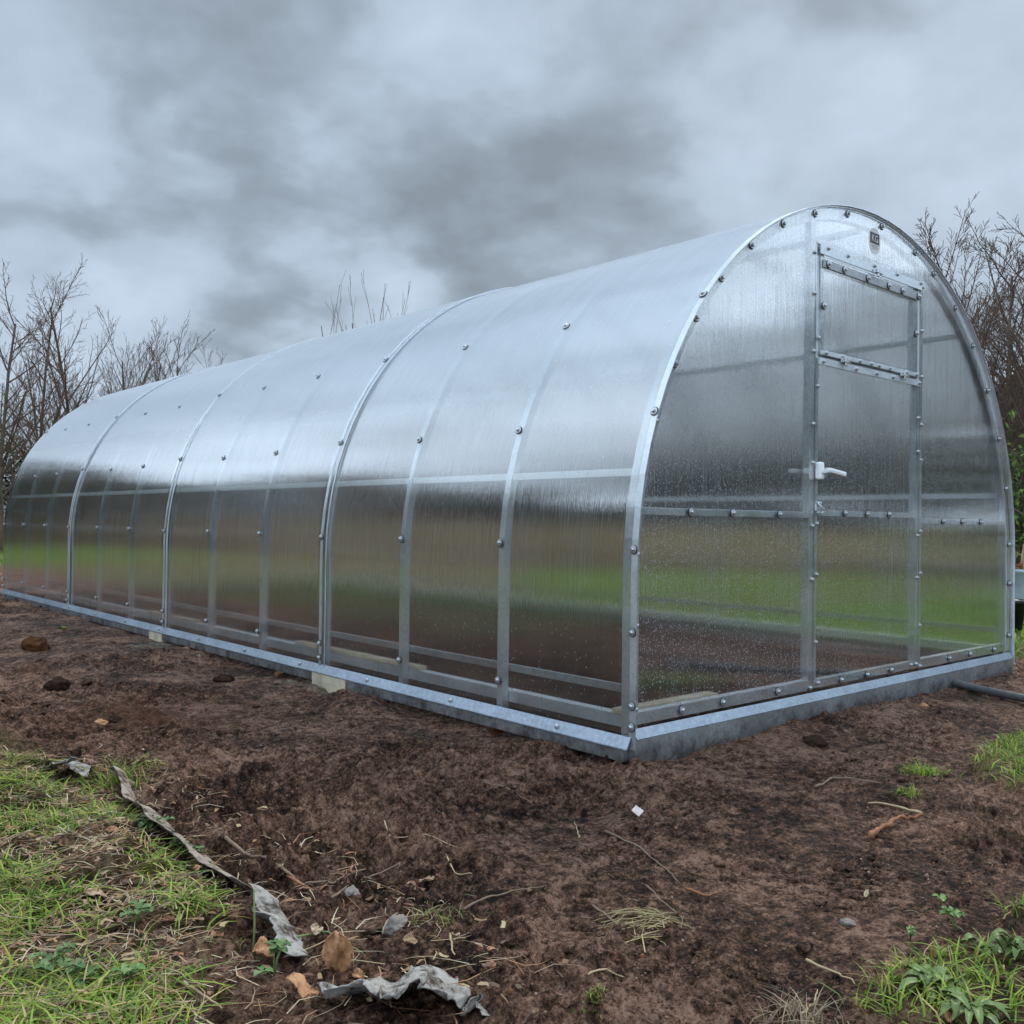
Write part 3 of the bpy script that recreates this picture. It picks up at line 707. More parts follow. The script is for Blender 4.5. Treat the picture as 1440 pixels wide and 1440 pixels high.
# more of the same row to the left and behind: mirrored in the sheets
for i, (x, y, H_) in enumerate(((-7.5, 15.5, 6.2), (-10.5, 13.5, 6.8), (-13.5, 11, 6.0), (-15.5, 8, 6.6), (-17, 4.5, 6.2))):
    bare_tree((x, y, 0), H_, .08, 'bare tree of the row continuing left beyond the photo', 50+i, 2, group='bare trees left of the picture', prm=dict(PRM, n=(14, 7, 3)))

# ------------------------------------------------------------------ leaf / blade masses
def col_mat(name, rough=.6, trans=.25, spec=.3):
    m, t, o = new_mat(name); at = N(t, 'ShaderNodeAttribute', attribute_name='Col')
    p_ = N(t, 'ShaderNodeBsdfPrincipled', Roughness=rough); p_.inputs['Specular IOR Level'].default_value = spec
    t.links.new(at.outputs['Color'], p_.inputs['Base Color'])
    tr = N(t, 'ShaderNodeBsdfTranslucent'); t.links.new(at.outputs['Color'], tr.inputs[0])
    mx_ = N(t, 'ShaderNodeMixShader'); mx_.inputs[0].default_value = trans
    t.links.new(p_.outputs[0], mx_.inputs[1]); t.links.new(tr.outputs[0], mx_.inputs[2]); t.links.new(mx_.outputs[0], o.inputs[0]); return m
LEAFM = col_mat('leaf_colours'); STRAWM = col_mat('straw_colours', .7, .1); CRUMBM = col_mat('crumb_colours', .85, 0, .2)
def palette(n, cols, wts, var=.2):
    c = np.array(cols)[rng.choice(len(cols), n, p=np.array(wts)/sum(wts))]
    return np.clip(c*rng.uniform(1-var, 1+var, (n, 1))*rng.uniform(.93, 1.07, (n, 3)), 0, 1)
def blades(name, P, hgt_, wid, bend, cols, mat, head=None, flat=False, parent=None):
    n = len(P); a = rng.uniform(0, 2*math.pi, n) if head is None else head
    d = np.stack([np.cos(a), np.sin(a), np.zeros(n)], -1); s_ = np.stack([-np.sin(a), np.cos(a), np.zeros(n)], -1)
    up = np.array([0, 0, 1.0]); V = np.zeros((n, 8, 3))
    tw = rng.uniform(-.6, .6, (n, 1))
    for k, t_ in enumerate((0, .4, .75, 1.0)):
        if flat: c = P + d*(hgt_*(t_-.5))[:, None] + s_*(bend*(t_*(1-t_))*hgt_)[:, None] + up*((.004+.012*t_*(1-t_)*rng.uniform(0, 1.5, n)))[:, None]
        else: c = P + up*(hgt_*(t_ - bend*.42*t_*t_))[:, None] + d*(hgt_*bend*t_*t_)[:, None]
        w = (wid*(1, .9, .62, .07)[k])[:, None]
        side = s_*np.cos(tw*t_) + up*np.sin(tw*t_)*.5
        V[:, 2*k] = c - side*w/2; V[:, 2*k+1] = c + side*w/2
    b = (np.arange(n)*8)[:, None]
    F = np.concatenate([b+np.array([[2*k, 2*k+1, 2*k+3, 2*k+2]]) for k in range(3)], 1).reshape(-1, 4)
    return obj_from(name, V.reshape(-1, 3), F, mat, parent, smooth=True, col=np.repeat(cols, 8, 0))
GREENS = [(.135, .235, .022), (.225, .33, .036), (.065, .115, .014), (.32, .32, .055), (.42, .32, .14)]
def scatter(n, x0, x1, y0, y1, dens):
    x = rng.uniform(x0, x1, n); y = rng.uniform(y0, y1, n); k = rng.uniform(0, 1, n) < dens(x, y); return x[k], y[k]
def on_ground(x, y, dz=0): return np.stack([x, y, height(x, y)+dz], -1)
# near grass at the left
STRIP_LINE = np.array([gp(*q)[:2] for q in ((158, 1100), (176, 1108), (186, 1135), (205, 1158), (235, 1178), (268, 1198), (300, 1228), (352, 1270), (385, 1316), (424, 1366))])
def off_strip(x, y):
    d = np.full(np.shape(x), 9.0)
    for a_, b_ in zip(STRIP_LINE[:-1], STRIP_LINE[1:]):
        v_ = b_-a_; t_ = np.clip(((x-a_[0])*v_[0]+(y-a_[1])*v_[1])/(v_@v_), 0, 1); d = np.minimum(d, np.hypot(x-a_[0]-v_[0]*t_, y-a_[1]-v_[1]*t_))
    return sstep(.03, .065, d)
def dl(x, y): return off_strip(x, y)*lawn_mask(x, y)*np.clip(.33+fbm(x, y, .15, 3, 90)*5.2, .02, 1)
x, y = scatter(52000, -2.5, -1.3, -1.0, 1.25, dl); n = len(x)
g1 = blades('lawn_grass', on_ground(x, y, -.003), rng.uniform(.015, .065, n), rng.uniform(.0018, .0050, n), rng.uniform(.6, 2.2, n),
            palette(n, GREENS, (5, 5, 4, 2.5, 3)), LEAFM)
tag(g1, 'short tangled green grass of the lawn edge at lower left', 'grass', kind='stuff')
# grass at the right front corner
x, y = scatter(48000, -1.0, 2.4, -2.4, -.55, lambda x, y: lawn_mask(x, y)*np.clip(1.0+fbm(x, y, .2, 3, 91)*3.0, .05, 1)); n = len(x)
g2 = blades('lawn_grass', on_ground(x, y, -.003), rng.uniform(.02, .060, n), rng.uniform(.002, .0048, n), rng.uniform(.3, 1.6, n),
            palette(n, GREENS, (5, 6, 3, 2, 1.2)), LEAFM)
tag(g2, 'patches of green grass on soil at the right front corner', 'grass', kind='stuff')
# lawn behind and beside the house
x1_, y1_ = scatter(42000, 3.4, 12, -2.5, 13, lambda x, y: lawn_mask(x, y)); x2_, y2_ = scatter(30000, -6, 12, 13, 29, lambda x, y: lawn_mask(x, y))
x = np.concatenate([x1_, x2_]); y = np.concatenate([y1_, y2_]); n = len(x)
g3 = blades('lawn_grass', on_ground(x, y, -.004), rng.uniform(.05, .12, n), rng.uniform(.008, .016, n), rng.uniform(.3, 1.3, n),
            palette(n, [(.13, .27, .015), (.18, .32, .02), (.09, .18, .012), (.26, .28, .05)], (5, 5, 3, 1)), LEAFM)
tag(g3, 'bright green lawn stretching beside and behind the greenhouse', 'grass', kind='stuff')
x, y = scatter(26000, -9, -2.5, -1, 10, lambda x, y: lawn_mask(x, y)); n = len(x)
g4 = blades('lawn_grass', on_ground(x, y, -.004), rng.uniform(.03, .08, n), rng.uniform(.006, .012, n), rng.uniform(.3, 1.3, n), palette(n, GREENS, (5, 5, 3, 2, 1)), LEAFM)
tag(g4, 'lawn left of the bare soil, mirrored in the long side', 'grass', kind='stuff')
# dry reeds bank behind
def along(poly, n, width):
    poly = np.array(poly, float); seg = np.hypot(*(poly[1:]-poly[:-1]).T); cs = np.concatenate([[0], np.cumsum(seg)])
    t_ = rng.uniform(0, cs[-1], n); k = np.clip(np.searchsorted(cs, t_)-1, 0, len(seg)-1); u = (t_-cs[k])/seg[k]
    p_ = poly[k] + (poly[k+1]-poly[k])*u[:, None]; d_ = (poly[k+1]-poly[k])/seg[k][:, None]
    off = rng.normal(0, width, n); return p_[:, 0]-d_[:, 1]*off, p_[:, 1]+d_[:, 0]*off, t_
BANK = [(-10, 22), (-4, 26), (4.4, 29.5), (6.2, 22), (6.0, 14.4), (8.6, 10.6), (12, 6.6), (15.5, 2)]
x, y, t_ = along(BANK, 34000, .7); n = len(x)
bk = blades('dry_grass', on_ground(x, y), rng.uniform(.3, 1.05, n), rng.uniform(.012, .03, n), rng.uniform(.1, .8, n),
            palette(n, [(.50, .34, .20), (.42, .26, .14), (.58, .46, .30), (.22, .15, .08), (.15, .15, .05)], (4, 4, 2, 2, 1)), STRAWM)
tag(bk, 'tall dry tan grass along the foot of the hedge', 'dry grass', kind='stuff')
# hedges
def hedge(name, poly, n, h0, h1, width, cols, wts, label, size=(.05, .11), stems=260):
    x, y, t_ = along(poly, n, width); root = empty(name, (poly[0][0], poly[0][1], 0), label, 'hedge')
    top = h0 + (h1-h0)*np.clip(.5+fbm(t_, t_*0, 1.6, 3, 5)*2.2, 0, 1)
    z = top*np.sqrt(rng.uniform(0, 1, n))*rng.uniform(.75, 1.08, n)
    keep = fbm(x*1.0+z*.7, y+z*1.3, .55, 2, 8) > -.10; x, y, z = x[keep], y[keep], z[keep]; n = len(x)
    c = np.stack([x, y, z], -1); a = rng.normal(0, 1, (n, 3)); a /= np.linalg.norm(a, axis=1)[:, None]
    b = np.cross(a, rng.normal(0, 1, (n, 3))); b /= np.linalg.norm(b, axis=1)[:, None]; s_ = rng.uniform(*size, n)[:, None]
    V = np.stack([c-a*s_, c+b*s_*.42, c+a*s_, c-b*s_*.42], 1) - np.array([poly[0][0], poly[0][1], 0])
    obj_from('foliage', V.reshape(-1, 3), np.arange(n*4).reshape(n, 4), LEAFM, root, col=np.repeat(palette(n, cols, wts, .35), 4, 0))
    mb = MB(); x, y, t_ = along(poly, stems, width*.7)
    for i in range(stems):
        p0 = np.array([x[i]-poly[0][0], y[i]-poly[0][1], -.05]); pts = [p0]
        d = np.array([rng.normal(0, .3), rng.normal(0, .3), 1.0]); L_ = rng.uniform(h0*.6, h1*1.15)
        for k in range(5): d = d+rng.normal(0, .18, 3); d /= np.linalg.norm(d); pts.append(pts[-1]+d*L_/5)
        mb.tube(pts, [.022*(1-.16*k) for k in range(6)], 4, False)
    mb.build('stems', TWIGM, root, smooth=True)
DARKH = [(.030, .036, .016), (.055, .048, .030), (.045, .062, .018), (.09, .068, .042), (.02, .022, .012)]
hedge('hedge', [(-22, 2), (-19, 12), (-13, 20), (-5, 27), (4, 31), (10, 26)], 60000, 2.6, 3.9, .8, DARKH, (4, 3, 3, 2, 3), 'dark tangled bramble hedge behind the far end of the greenhouse', (.05, .12), 420)
hedge('hedge', [(8.8, 18.0), (11, 13), (14.2, 8.6), (17.5, 4)], 60000, 3.0, 4.1, .8, DARKH, (3, 4, 2, 4, 2), 'brown and olive hedge beyond the right side of the lawn', (.06, .14), 260)
hb = wp(1440, 9.6); hc = wp(1425, 12.5)
hedge('evergreen_hedge', [(hb[0]+1.6, hb[1]-1.6), (hb[0]+.55, hb[1]-.25), (hc[0]+.2, hc[1]+.4)], 15000, 1.6, 2.7, .45, [(.085, .16, .03), (.15, .24, .05), (.045, .075, .02), (.22, .27, .07), (.06, .05, .03)], (4, 3, 3, 1.2, 2.5), 'leafy green ivy hedge right of the end wall behind the tank', (.025, .055), 120)

hedge('tall_hedge', [(-2.5, 26), (-9, 20.5), (-14.5, 12.5), (-17, 3)], 50000, 4.8, 7.0, .9, DARKH, (4, 3, 3, 2, 3), 'tall dark hedge row left of the picture, mirrored in the long side', (.12, .26), 200)
hedge('tall_hedge', [(18, 2), (16.5, -8), (9, -15.5), (-2, -19)], 46000, 3.8, 6.2, .9, DARKH, (4, 3, 3, 2, 3), 'tall hedge right of the picture, mirrored faintly in the end wall', (.13, .26), 160)
# ------------------------------------------------------------------ soil crumbs and straw litter
def crumbs(name, x, y, size, cols, lab, sink=.35):
    n = len(x); O = np.array([(1,0,0),(-1,0,0),(0,1,0),(0,-1,0),(0,0,1),(0,0,-1)], float)
    F = np.array([(0,2,4),(2,1,4),(1,3,4),(3,0,4),(2,0,5),(1,2,5),(3,1,5),(0,3,5)])
    V = O[None]*rng.uniform(.55, 1.3, (n, 6, 1)) + rng.normal(0, .16, (n, 6, 3)); a = rng.uniform(0, 6.28, n); ca, sa_ = np.cos(a), np.sin(a)
    V = np.stack([V[..., 0]*ca[:, None]-V[..., 1]*sa_[:, None], V[..., 0]*sa_[:, None]+V[..., 1]*ca[:, None], V[..., 2]*rng.uniform(.5, .95, (n, 1))], -1)
    P = on_ground(x, y); P[:, 2] += size*sink; V = V*size[:, None, None] + P[:, None]
    F = (F[None] + (np.arange(n)*6)[:, None, None]).reshape(-1, 3)
    o_ = obj_from(name, V.reshape(-1, 3), F, CRUMBM, col=np.repeat(cols, 6, 0)); tag(o_, lab, 'soil', kind='stuff')
def soil_dens(x, y):
    d = np.hypot(x-CAM[0], y-CAM[1]); ins = (x > -.06) & (x < 3.2) & (y > -.06)
    return np.where(ins, 0, np.clip((.25+fbm(x, y, .4, 3, 21)*4.5 + np.exp(-((x+1.2)/.3)**2)*.8), .05, 1))*np.clip(2.6/d, .15, 1)*(1-.5*lawn_mask(x, y))
x, y = scatter(150000, -2.1, 2.2, -1.9, 3.2, soil_dens); n = len(x)
crumbs('soil_crumbs', x, y, np.clip(rng.lognormal(-6.2, .48, n), .0009, .010), palette(n, [(.03, .015, .009), (.075, .04, .027), (.16, .095, .067), (.14, .055, .024), (.26, .18, .13)], (3, 6, 4, 1, .4), .3), 'loose crumbs of dark soil over the bare ground')
bm = bmesh.new(); bmesh.ops.create_icosphere(bm, subdivisions=2, radius=1)
IV = np.array([q.co[:] for q in bm.verts]); IF = np.array([[q.index for q in f_.verts] for f_ in bm.faces]); bm.free()
x, y = scatter(9000, -1.75, 2.0, -1.6, 4.0, lambda x, y: soil_dens(x, y)*np.clip(fbm(x, y, .28, 3, 27)*6, 0, 1)); n = len(x)
sz = np.clip(rng.lognormal(-4.75, .42, n), .004, .024); ph = rng.uniform(0, 6.28, (n, 1, 3)); fr = rng.uniform(1.5, 3.2, (n, 1, 3))
k_ = 1 + .30*np.sin(IV[None]*fr+ph).sum(-1, keepdims=True)*.6 + rng.normal(0, .10, (n, len(IV), 1))
V = IV[None]*k_*np.stack([rng.uniform(.8, 1.4, n), rng.uniform(.8, 1.2, n), rng.uniform(.45, .8, n)], -1)[:, None]
P = on_ground(x, y); P[:, 2] += sz*.12; V = V*sz[:, None, None] + P[:, None]
o_ = obj_from('soil_crumbs', V.reshape(-1, 3), (IF[None]+(np.arange(n)*len(IV))[:, None, None]).reshape(-1, 3), SOIL, smooth=False, col=np.zeros((n*len(IV), 3)))
tag(o_, 'broken clumps of peaty soil lying loose on the bare ground', 'soil', kind='stuff')
x, y = scatter(7000, -2.0, 2.4, -1.8, 5, lambda x, y: soil_dens(x, y)*.55 + .25*np.exp(-((x+1.2)/.35)**2)*(y < 1)); n = len(x)
st = blades('straw_litter', on_ground(x, y), rng.uniform(.006, .045, n), rng.uniform(.0008, .0022, n), rng.normal(0, .6, n),
            palette(n, [(.20, .14, .085), (.28, .21, .13), (.12, .075, .045), (.36, .29, .2), (.10, .045, .022)], (4, 2.5, 5, .7, 4)), STRAWM, flat=True)
tag(st, 'short bits of straw and root fibre scattered over the soil', 'litter', kind='stuff')
x, y = scatter(8500, -2.4, -1.25, -1.0, 1.2, lambda x, y: np.clip(lawn_mask(x, y)*.7+.15, 0, 1)); n = len(x)
st2 = blades('straw_litter', on_ground(x, y, .006), rng.uniform(.02, .11, n), rng.uniform(.001, .0032, n), rng.normal(0, .8, n),
             palette(n, [(.34, .26, .15), (.44, .36, .24), (.22, .13, .07), (.30, .15, .07)], (4, 3, 3, 2)), STRAWM, flat=True)
tag(st2, 'dead straw and stalks tangled in the grass at lower left', 'litter', kind='stuff')

x, y = scatter(4600, -2.4, -1.2, -1.0, 1.2, lambda x, y: np.clip(lawn_mask(x, y)*.55+.12, 0, 1)); n = len(x)
ll = blades('leaf_litter', on_ground(x, y, .008), rng.uniform(.010, .034, n), rng.uniform(.004, .013, n), rng.normal(0, .8, n),
            palette(n, [(.26, .15, .08), (.34, .24, .14), (.16, .08, .045), (.10, .06, .04)], (3, 2, 3, 3)), STRAWM, flat=True)
tag(ll, 'brown leaf fragments lying among the grass at lower left', 'litter', kind='stuff')
# ------------------------------------------------------------------ clods and stones
CLOD = simple_mat('peat_clod', (.028, .015, .010), .95, .5, 30, .1, .9, .02)
CLODO = simple_mat('orange_peat_clod', (.075, .030, .012), .95, .55, 22, .1, .9, .02)
STONEG = simple_mat('grey_stone', (.19, .165, .14), .8, .3, 30, .3, .6, .01)
STONEO = simple_mat('orange_stone', (.34, .17, .07), .75, .3, 30, .3, .5, .01)
def lump(name, u, v, rpx, mat, label, cat, seed, flat=.65):
    P = gp(u, v); r_ = rpx*mpp(P); bm = bmesh.new(); bmesh.ops.create_icosphere(bm, subdivisions=4, radius=1); rs = random.Random(seed); o1, o2 = rs.uniform(0, 50), rs.uniform(0, 50)
    from mathutils import noise as mn
    for q in bm.verts:
        c = q.co.copy(); k = 1 + .32*mn.fractal(c*1.3+Vector((o1, o2, 0)), 1, 2, 3) + .12*mn.noise(c*5+Vector((o1, 0, o2)))
        q.co = Vector((c.x*k*1.15, c.y*k*.95, c.z*k*flat))*r_
    me = bpy.data.meshes.new(name); bm.to_mesh(me); bm.free(); me.materials.append(mat)
    me.polygons.foreach_set('use_smooth', np.ones(len(me.polygons), dtype=bool))
    o_ = bpy.data.objects.new(name, me); COL.objects.link(o_); o_.location = (P[0], P[1], P[2]+r_*flat*.22); o_.rotation_euler = (0, 0, rs.uniform(0, 6)); tag(o_, label, cat, 'clods and stones on the soil')
lump('soil_clod', 49, 914, 19, CLODO, 'largest peat clod with rusty top by the left edge', 'clod', 1)
lump('soil_clod', 80, 966, 14, CLOD, 'dark squarish peat clod just below the rusty one', 'clod', 2, .75)
lump('stone', 141, 1017, 10, STONEO, 'small orange stone beside a dark round clod', 'stone', 3, .5)
lump('soil_clod', 161, 1022, 9, CLOD, 'small dark round clod touching the orange stone', 'clod', 4, .9)
lump('soil_clod', 315, 958, 13, CLOD, 'dark clod alone on soil in front of the second sheet', 'clod', 5)
lump('stone', 393, 947, 6, STONEO, 'pale pinkish pebble under the side flashing near the seam block', 'stone', 6, .6)
lump('stone', 557, 1308, 17, STONEG, 'grey rough stone behind the torn white sheet', 'stone', 8, .8)
lump('stone', 493, 1258, 13, STONEG, 'buff stone lying under the long twigs at lower left', 'stone', 9, .7)
lump('soil_clod', 698, 1030, 9, CLODO, 'reddish clod under the side flashing near the front corner', 'clod', 10)
lump('stone', 1299, 995, 6, STONEO, 'orange pebble on soil before the end wall near the pipe', 'stone', 11, .7)
lump('soil_clod', 1146, 1046, 17, CLOD, 'low dark clod against the end rail', 'clod', 12, .5)
lump('stone', 690, 1355, 7, STONEO, 'tan crumbly stone right of the torn white sheet', 'stone', 16, .7)
lump('stone', 1192, 1299, 9, STONEG, 'greyish brown stone on soil at right of the footprints', 'stone', 18, .6)

# ------------------------------------------------------------------ twigs and roots
STRAW = simple_mat('straw', (.36, .27, .15), .7, .2, 40); TWB = simple_mat('brown_twig', (.17, .115, .075), .8, .3, 40)
ROOTO = simple_mat('orange_root', (.24, .10, .045), .8, .35, 40); STEMG = simple_mat('green_stem', (.14, .19, .06), .6, .2, 30)
def twig(pts, w, mat, label, name='twig', lift=.006, cat='twig', zoff=None):
    W_ = [gp(*p_) for p_ in pts]; P = []
    for i in range(len(W_)-1):
        for k in range(5): P.append(W_[i] + (W_[i+1]-W_[i])*k/5)
    P.append(W_[-1]); P = np.array(P); P[:, 2] = height(P[:, 0], P[:, 1]); n = len(P)
    P[:, 2] = np.convolve(np.pad(P[:, 2], 3, 'edge'), np.ones(7)/7, 'valid') + lift + w
    P += rng.normal(0, w*.5, P.shape)*np.array([1, 1, .4]); k = np.linspace(0, 1, n)
    mb = MB(); mb.tube(list(P), [float(w*(1-.55*q)*(1+.2*math.sin(q*23))) for q in k], 6); tag(mb.build(name, mat, None, True), label, cat, 'twigs and roots on the soil')
twig([(1222,1183),(1244,1166),(1266,1157),(1277,1160),(1299,1151)], .0075, ROOTO, 'thick crooked orange root on soil at right', 'root', .008, 'root')
twig([(1296,1148),(1253,1137),(1219,1130)], .004, STRAW, 'straw coloured stalk meeting the orange root at its right end')
twig([(1146,1113),(1170,1099),(1201,1101),(1237,1107)], .0042, TWB, 'bent tan twig on soil before the end wall, above the orange root')
twig([(850,1168),(899,1197),(938,1226),(955,1248)], .0028, TWB, 'long thin twig slanting across the bare soil below the front corner')
twig([(966,1255),(993,1267),(1012,1260)], .0028, ROOTO, 'short reddish curved twig at the lower end of the long slanting one')
twig([(673,1099),(723,1113),(752,1133)], .0024, TWB, 'thin curved twig on soil below the nearest side sheet')
twig([(909,1251),(926,1270),(960,1298),(958,1308)], .0022, TWB, 'hooked twig just right of the withered stems')
twig([(827,1357),(853,1368),(877,1380)], .0022, STRAW, 'straight straw at the bottom below the withered stems')
twig([(834,1281),(871,1301),(899,1307)], .0026, TWB, 'wavy twig at the left of the withered stems')
twig([(1134,1356),(1170,1373),(1204,1388)], .0028, STRAW, 'pale straight straw left of the broad leaved weed')
twig([(652,1288),(685,1267),(720,1260),(765,1255)], .0028, TWB, 'forked twig on soil behind the torn white sheet')
twig([(303,1194),(355,1208),(404,1236),(439,1250),(470,1248),(512,1238)], .0042, TWB, 'longest curved brown twig beside the fabric strip')
twig([(467,1276),(515,1240),(565,1215)], .0030, TWB, 'straight twig crossing the right end of the longest one')
twig([(404,1250),(446,1260),(487,1240),(501,1208)], .0030, ROOTO, 'bowed twig curling up under the crossing twigs')
twig([(540,1158),(550,1173),(595,1184),(643,1201)], .0020, STRAW, 'thin pale stalk on soil above the crossing twigs')
twig([(619,1210),(640,1222),(664,1234)], .0020, STRAW, 'short pale straw between the thin stalk and the forked twig')
twig([(411,1316),(460,1328),(512,1342)], .0022, STEMG, 'long greenish grass stem behind the upright brown leaf')
twig([(633,1323),(636,1340),(638,1357)], .0024, STRAW, 'upright pale straw behind the torn white sheet')
twig([(0,1225),(20,1190),(45,1170)], .003, TWB, 'reddish dead stalk at the left edge of the grass')
twig([(0,1262),(40,1255),(75,1250)], .003, ROOTO, 'brown stalk lying between leaves in the left grass')
twig([(255,1385),(285,1405),(315,1425)], .0026, STRAW, 'straw stalk in the grass near the bottom')
twig([(330,1250),(334,1235),(338,1215)], .0022, STRAW, 'small pale stalk by the bend of the fabric strip')
twig([(400,1352),(440,1335),(480,1328)], .0018, STRAW, 'short pale stalk left of the upright brown leaf')
twig([(277,920),(281,925),(283,938)], .004, STRAW, 'pale curved root piece near the middle of the long side')
twig([(1128,1435),(1145,1418),(1150,1400)], .0024, STRAW, 'forked straw at the bottom right')
twig([(815,1182),(812,1170),(808,1162)], .002, STRAW, 'tiny upright straw on bare soil in the middle')
# standing stalk by the strip
P = gp(355, 1356); mb = MB(); mb.tube([P+np.array((0, 0, -.01)), P+np.array((.004, .002, .06)), P+np.array((.003, .004, .125))], [.0022, .002, .0012], 6)
tag(mb.build('plant_stalk', STEMG, None, True), 'upright green stalk standing beside the fabric strip', 'stalk')

# ------------------------------------------------------------------ dead leaves
def leaf_mat(name, col, edge):
    m, t, o = new_mat(name); co = objco(t); n = noise(t, co, 60, 6, .7); n2 = noise(t, co, 260, 3)
    c = ramp(t, n, [(.34, edge), (.5, col), (.68, tuple(min(1, v*1.3) for v in col))])
    c = mixc(t, math_node(t, 'LESS_THAN', n2, .33), c, tuple(v*.35 for v in edge))
    p_ = principled(t, o, **{'Base Color': c, 'Roughness': .65, 'Specular IOR Level': .3, 'Normal': bump(t, n, .5, .004)})
    return m
LF = [leaf_mat('dead_leaf_orange', (.37, .19, .09), (.17, .075, .035)), leaf_mat('dead_leaf_tan', (.36, .235, .145), (.18, .105, .06)), leaf_mat('dead_leaf_red', (.23, .10, .05), (.12, .05, .025)), leaf_mat('dead_leaf_pale', (.37, .29, .19), (.2, .14, .08))]
def dead_leaf(u, v, spx, kind, label, tilt=(.2, .1), asp=.75, seed=0, curl=.25, lift=.4):
    P = gp(u, v); L_ = spx*mpp(P); rs = np.random.default_rng(seed+100); nu, nv_ = 18, 12; V = []; F = []
    jag = rs.uniform(-.16, .12, nu+1); ph = rs.uniform(0, 6, 4)
    for i in range(nu+1):
        t_ = i/nu; w = asp*.5*(math.sin(math.pi*min(1, t_*.97+.015)**.8))**.62*(1+jag[i])
        for j in range(nv_+1):
            s_ = (j/nv_-.5)*2; x = t_-.5 + .03*math.sin(5*s_+ph[0]); y = w*s_
            z = curl*(.35*s_*s_*w*1.6 - .5*(t_-.5)**2) + .06*math.sin(7*t_+ph[1]+2*s_) + .05*math.sin(6*s_+ph[2]+3*t_) + .02*math.sin(17*t_+9*s_+ph[3]) - .02*abs(math.sin(9*t_*math.pi))*abs(s_) + .018*(1-min(1, abs(s_)*6))
            V.append((x*L_, y*L_, z*L_))
    for i in range(nu):
        for j in range(nv_):
            a = i*(nv_+1)+j; F.append((a, a+1, a+nv_+2, a+nv_+1))
    o_ = obj_from('dead_leaf', V, F, LF[kind], None, True)
    mdf = o_.modifiers.new('thick', 'SOLIDIFY'); mdf.thickness = .0008
    o_.location = (P[0], P[1], P[2]+L_*lift*.25+.004); o_.rotation_euler = (tilt[0], tilt[1], rs.uniform(0, 6.28)); tag(o_, label, 'leaf', 'dead leaves on the ground'); return o_
dead_leaf(423, 1402, 54, 0, 'round orange brown leaf touching the left tip of the torn white sheet', (.45, -.35), .85, 1, .3, .9)
lf = dead_leaf(474, 1372, 56, 0, 'tall brown leaf standing upright with curled sides near the torn white sheet', (0, 0), .75, 2, .9, 1.6); lf.rotation_euler = (math.radians(72), math.radians(85), math.radians(-45))
dead_leaf(149, 1378, 38, 1, 'crumpled pinkish tan leaf low in the left grass', (.5, -.4), .95, 3, .4, 1)
dead_leaf(374, 1352, 44, 0, 'tattered brown leaf under the green sprig by the strip', (.6, .3), .7, 4, .5, .8)
dead_leaf(138, 1240, 38, 1, 'pale tan leaf in the middle of the left grass', (.3, -.3), .9, 5, .4, .9)
dead_leaf(22, 1250, 36, 1, 'flat brown leaf by the left photo edge above a stalk', (.1, .1), .5, 6)
dead_leaf(55, 1246, 30, 2, 'darker brown leaf next to the flat one at the left edge', (.2, .3), .8, 7)
dead_leaf(18, 1165, 20, 0, 'small bright orange leaf high in the left grass', (.2, .1), .6, 8)
dead_leaf(86, 1152, 30, 1, 'pinkish leaf in the grass below the white scrap', (.2, .1), .55, 9)
dead_leaf(165, 1170, 34, 0, 'long orange leaf beside the upper part of the fabric strip', (.1, .1), .4, 10)
dead_leaf(190, 1162, 22, 2, 'dark rusty leaf tucked against the fabric strip', (.3, .1), .7, 11)
dead_leaf(325, 1184, 26, 3, 'cupped beige leaf right of the strip near the longest twig', (.3, .2), .7, 12, .6)
dead_leaf(368, 1197, 19, 3, 'small pale folded leaf right of the cupped beige one', (.4, .5), .7, 13, .6)
dead_leaf(306, 1313, 24, 2, 'red brown leaf on dark soil left of the standing stalk', (.3, .2), .8, 14)
dead_leaf(250, 1346, 18, 0, 'small orange leaf in the grass left of the red brown one', (.2, .1), .7, 15)
dead_leaf(504, 1378, 18, 0, 'upper amber leaf curl just right of the upright leaf', (.6, .2), .8, 16, .9, 1)
dead_leaf(507, 1396, 15, 0, 'lower amber leaf curl just right of the upright leaf', (.6, .2), .8, 17, .9, .8)
dead_leaf(445, 1312, 28, 3, 'tan cupped leaf on soil above the upright brown leaf', (.4, .1), .6, 18, .6)
dead_leaf(578, 1326, 26, 1, 'jagged tan leaf right of the grey stone', (.7, .3), .6, 19, .6, .9)
dead_leaf(640, 1318, 22, 1, 'shrivelled tan leaf beside the yellowish moss tuft', (.2, .3), .5, 20, .5)
dead_leaf(1218, 1260, 18, 3, 'pale narrow leaf scrap on soil at right', (.3, .2), .4, 21)
dead_leaf(1252, 1361, 14, 0, 'small orange fragment beside the broad leaved weed', (.3, .2), .8, 22)
dead_leaf(1334, 1432, 20, 0, 'orange leaf under the broad leaved weed at the bottom', (.3, .2), .5, 23)
dead_leaf(378, 1245, 20, 0, 'orange sliver beside the lower fabric strip', (.3, .6), .35, 24)
dead_leaf(600, 1238, 22, 1, 'flat brown leaf under the short pale straw', (.1, .1), .35, 25)
dead_leaf(235, 1290, 22, 2, 'purplish leaf in the grass left of the strip', (.2, .1), .5, 26)
dead_leaf(720, 1296, 16, 1, 'small tan leaf on bare soil right of the forked twig', (.2, .1), .6, 27)
dead_leaf(690, 1338, 13, 0, 'tiny orange leaf on soil right of the upright straw', (.3, .1), .6, 28)
lfg = simple_mat('yellow_green_leaf', (.26, .30, .07), .6, .2, 30)
o_ = dead_leaf(88, 889, 16, 1, 'small yellow green leaf alone on the soil by the long side', (.5, .2), .5, 29); o_.data.materials[0] = lfg

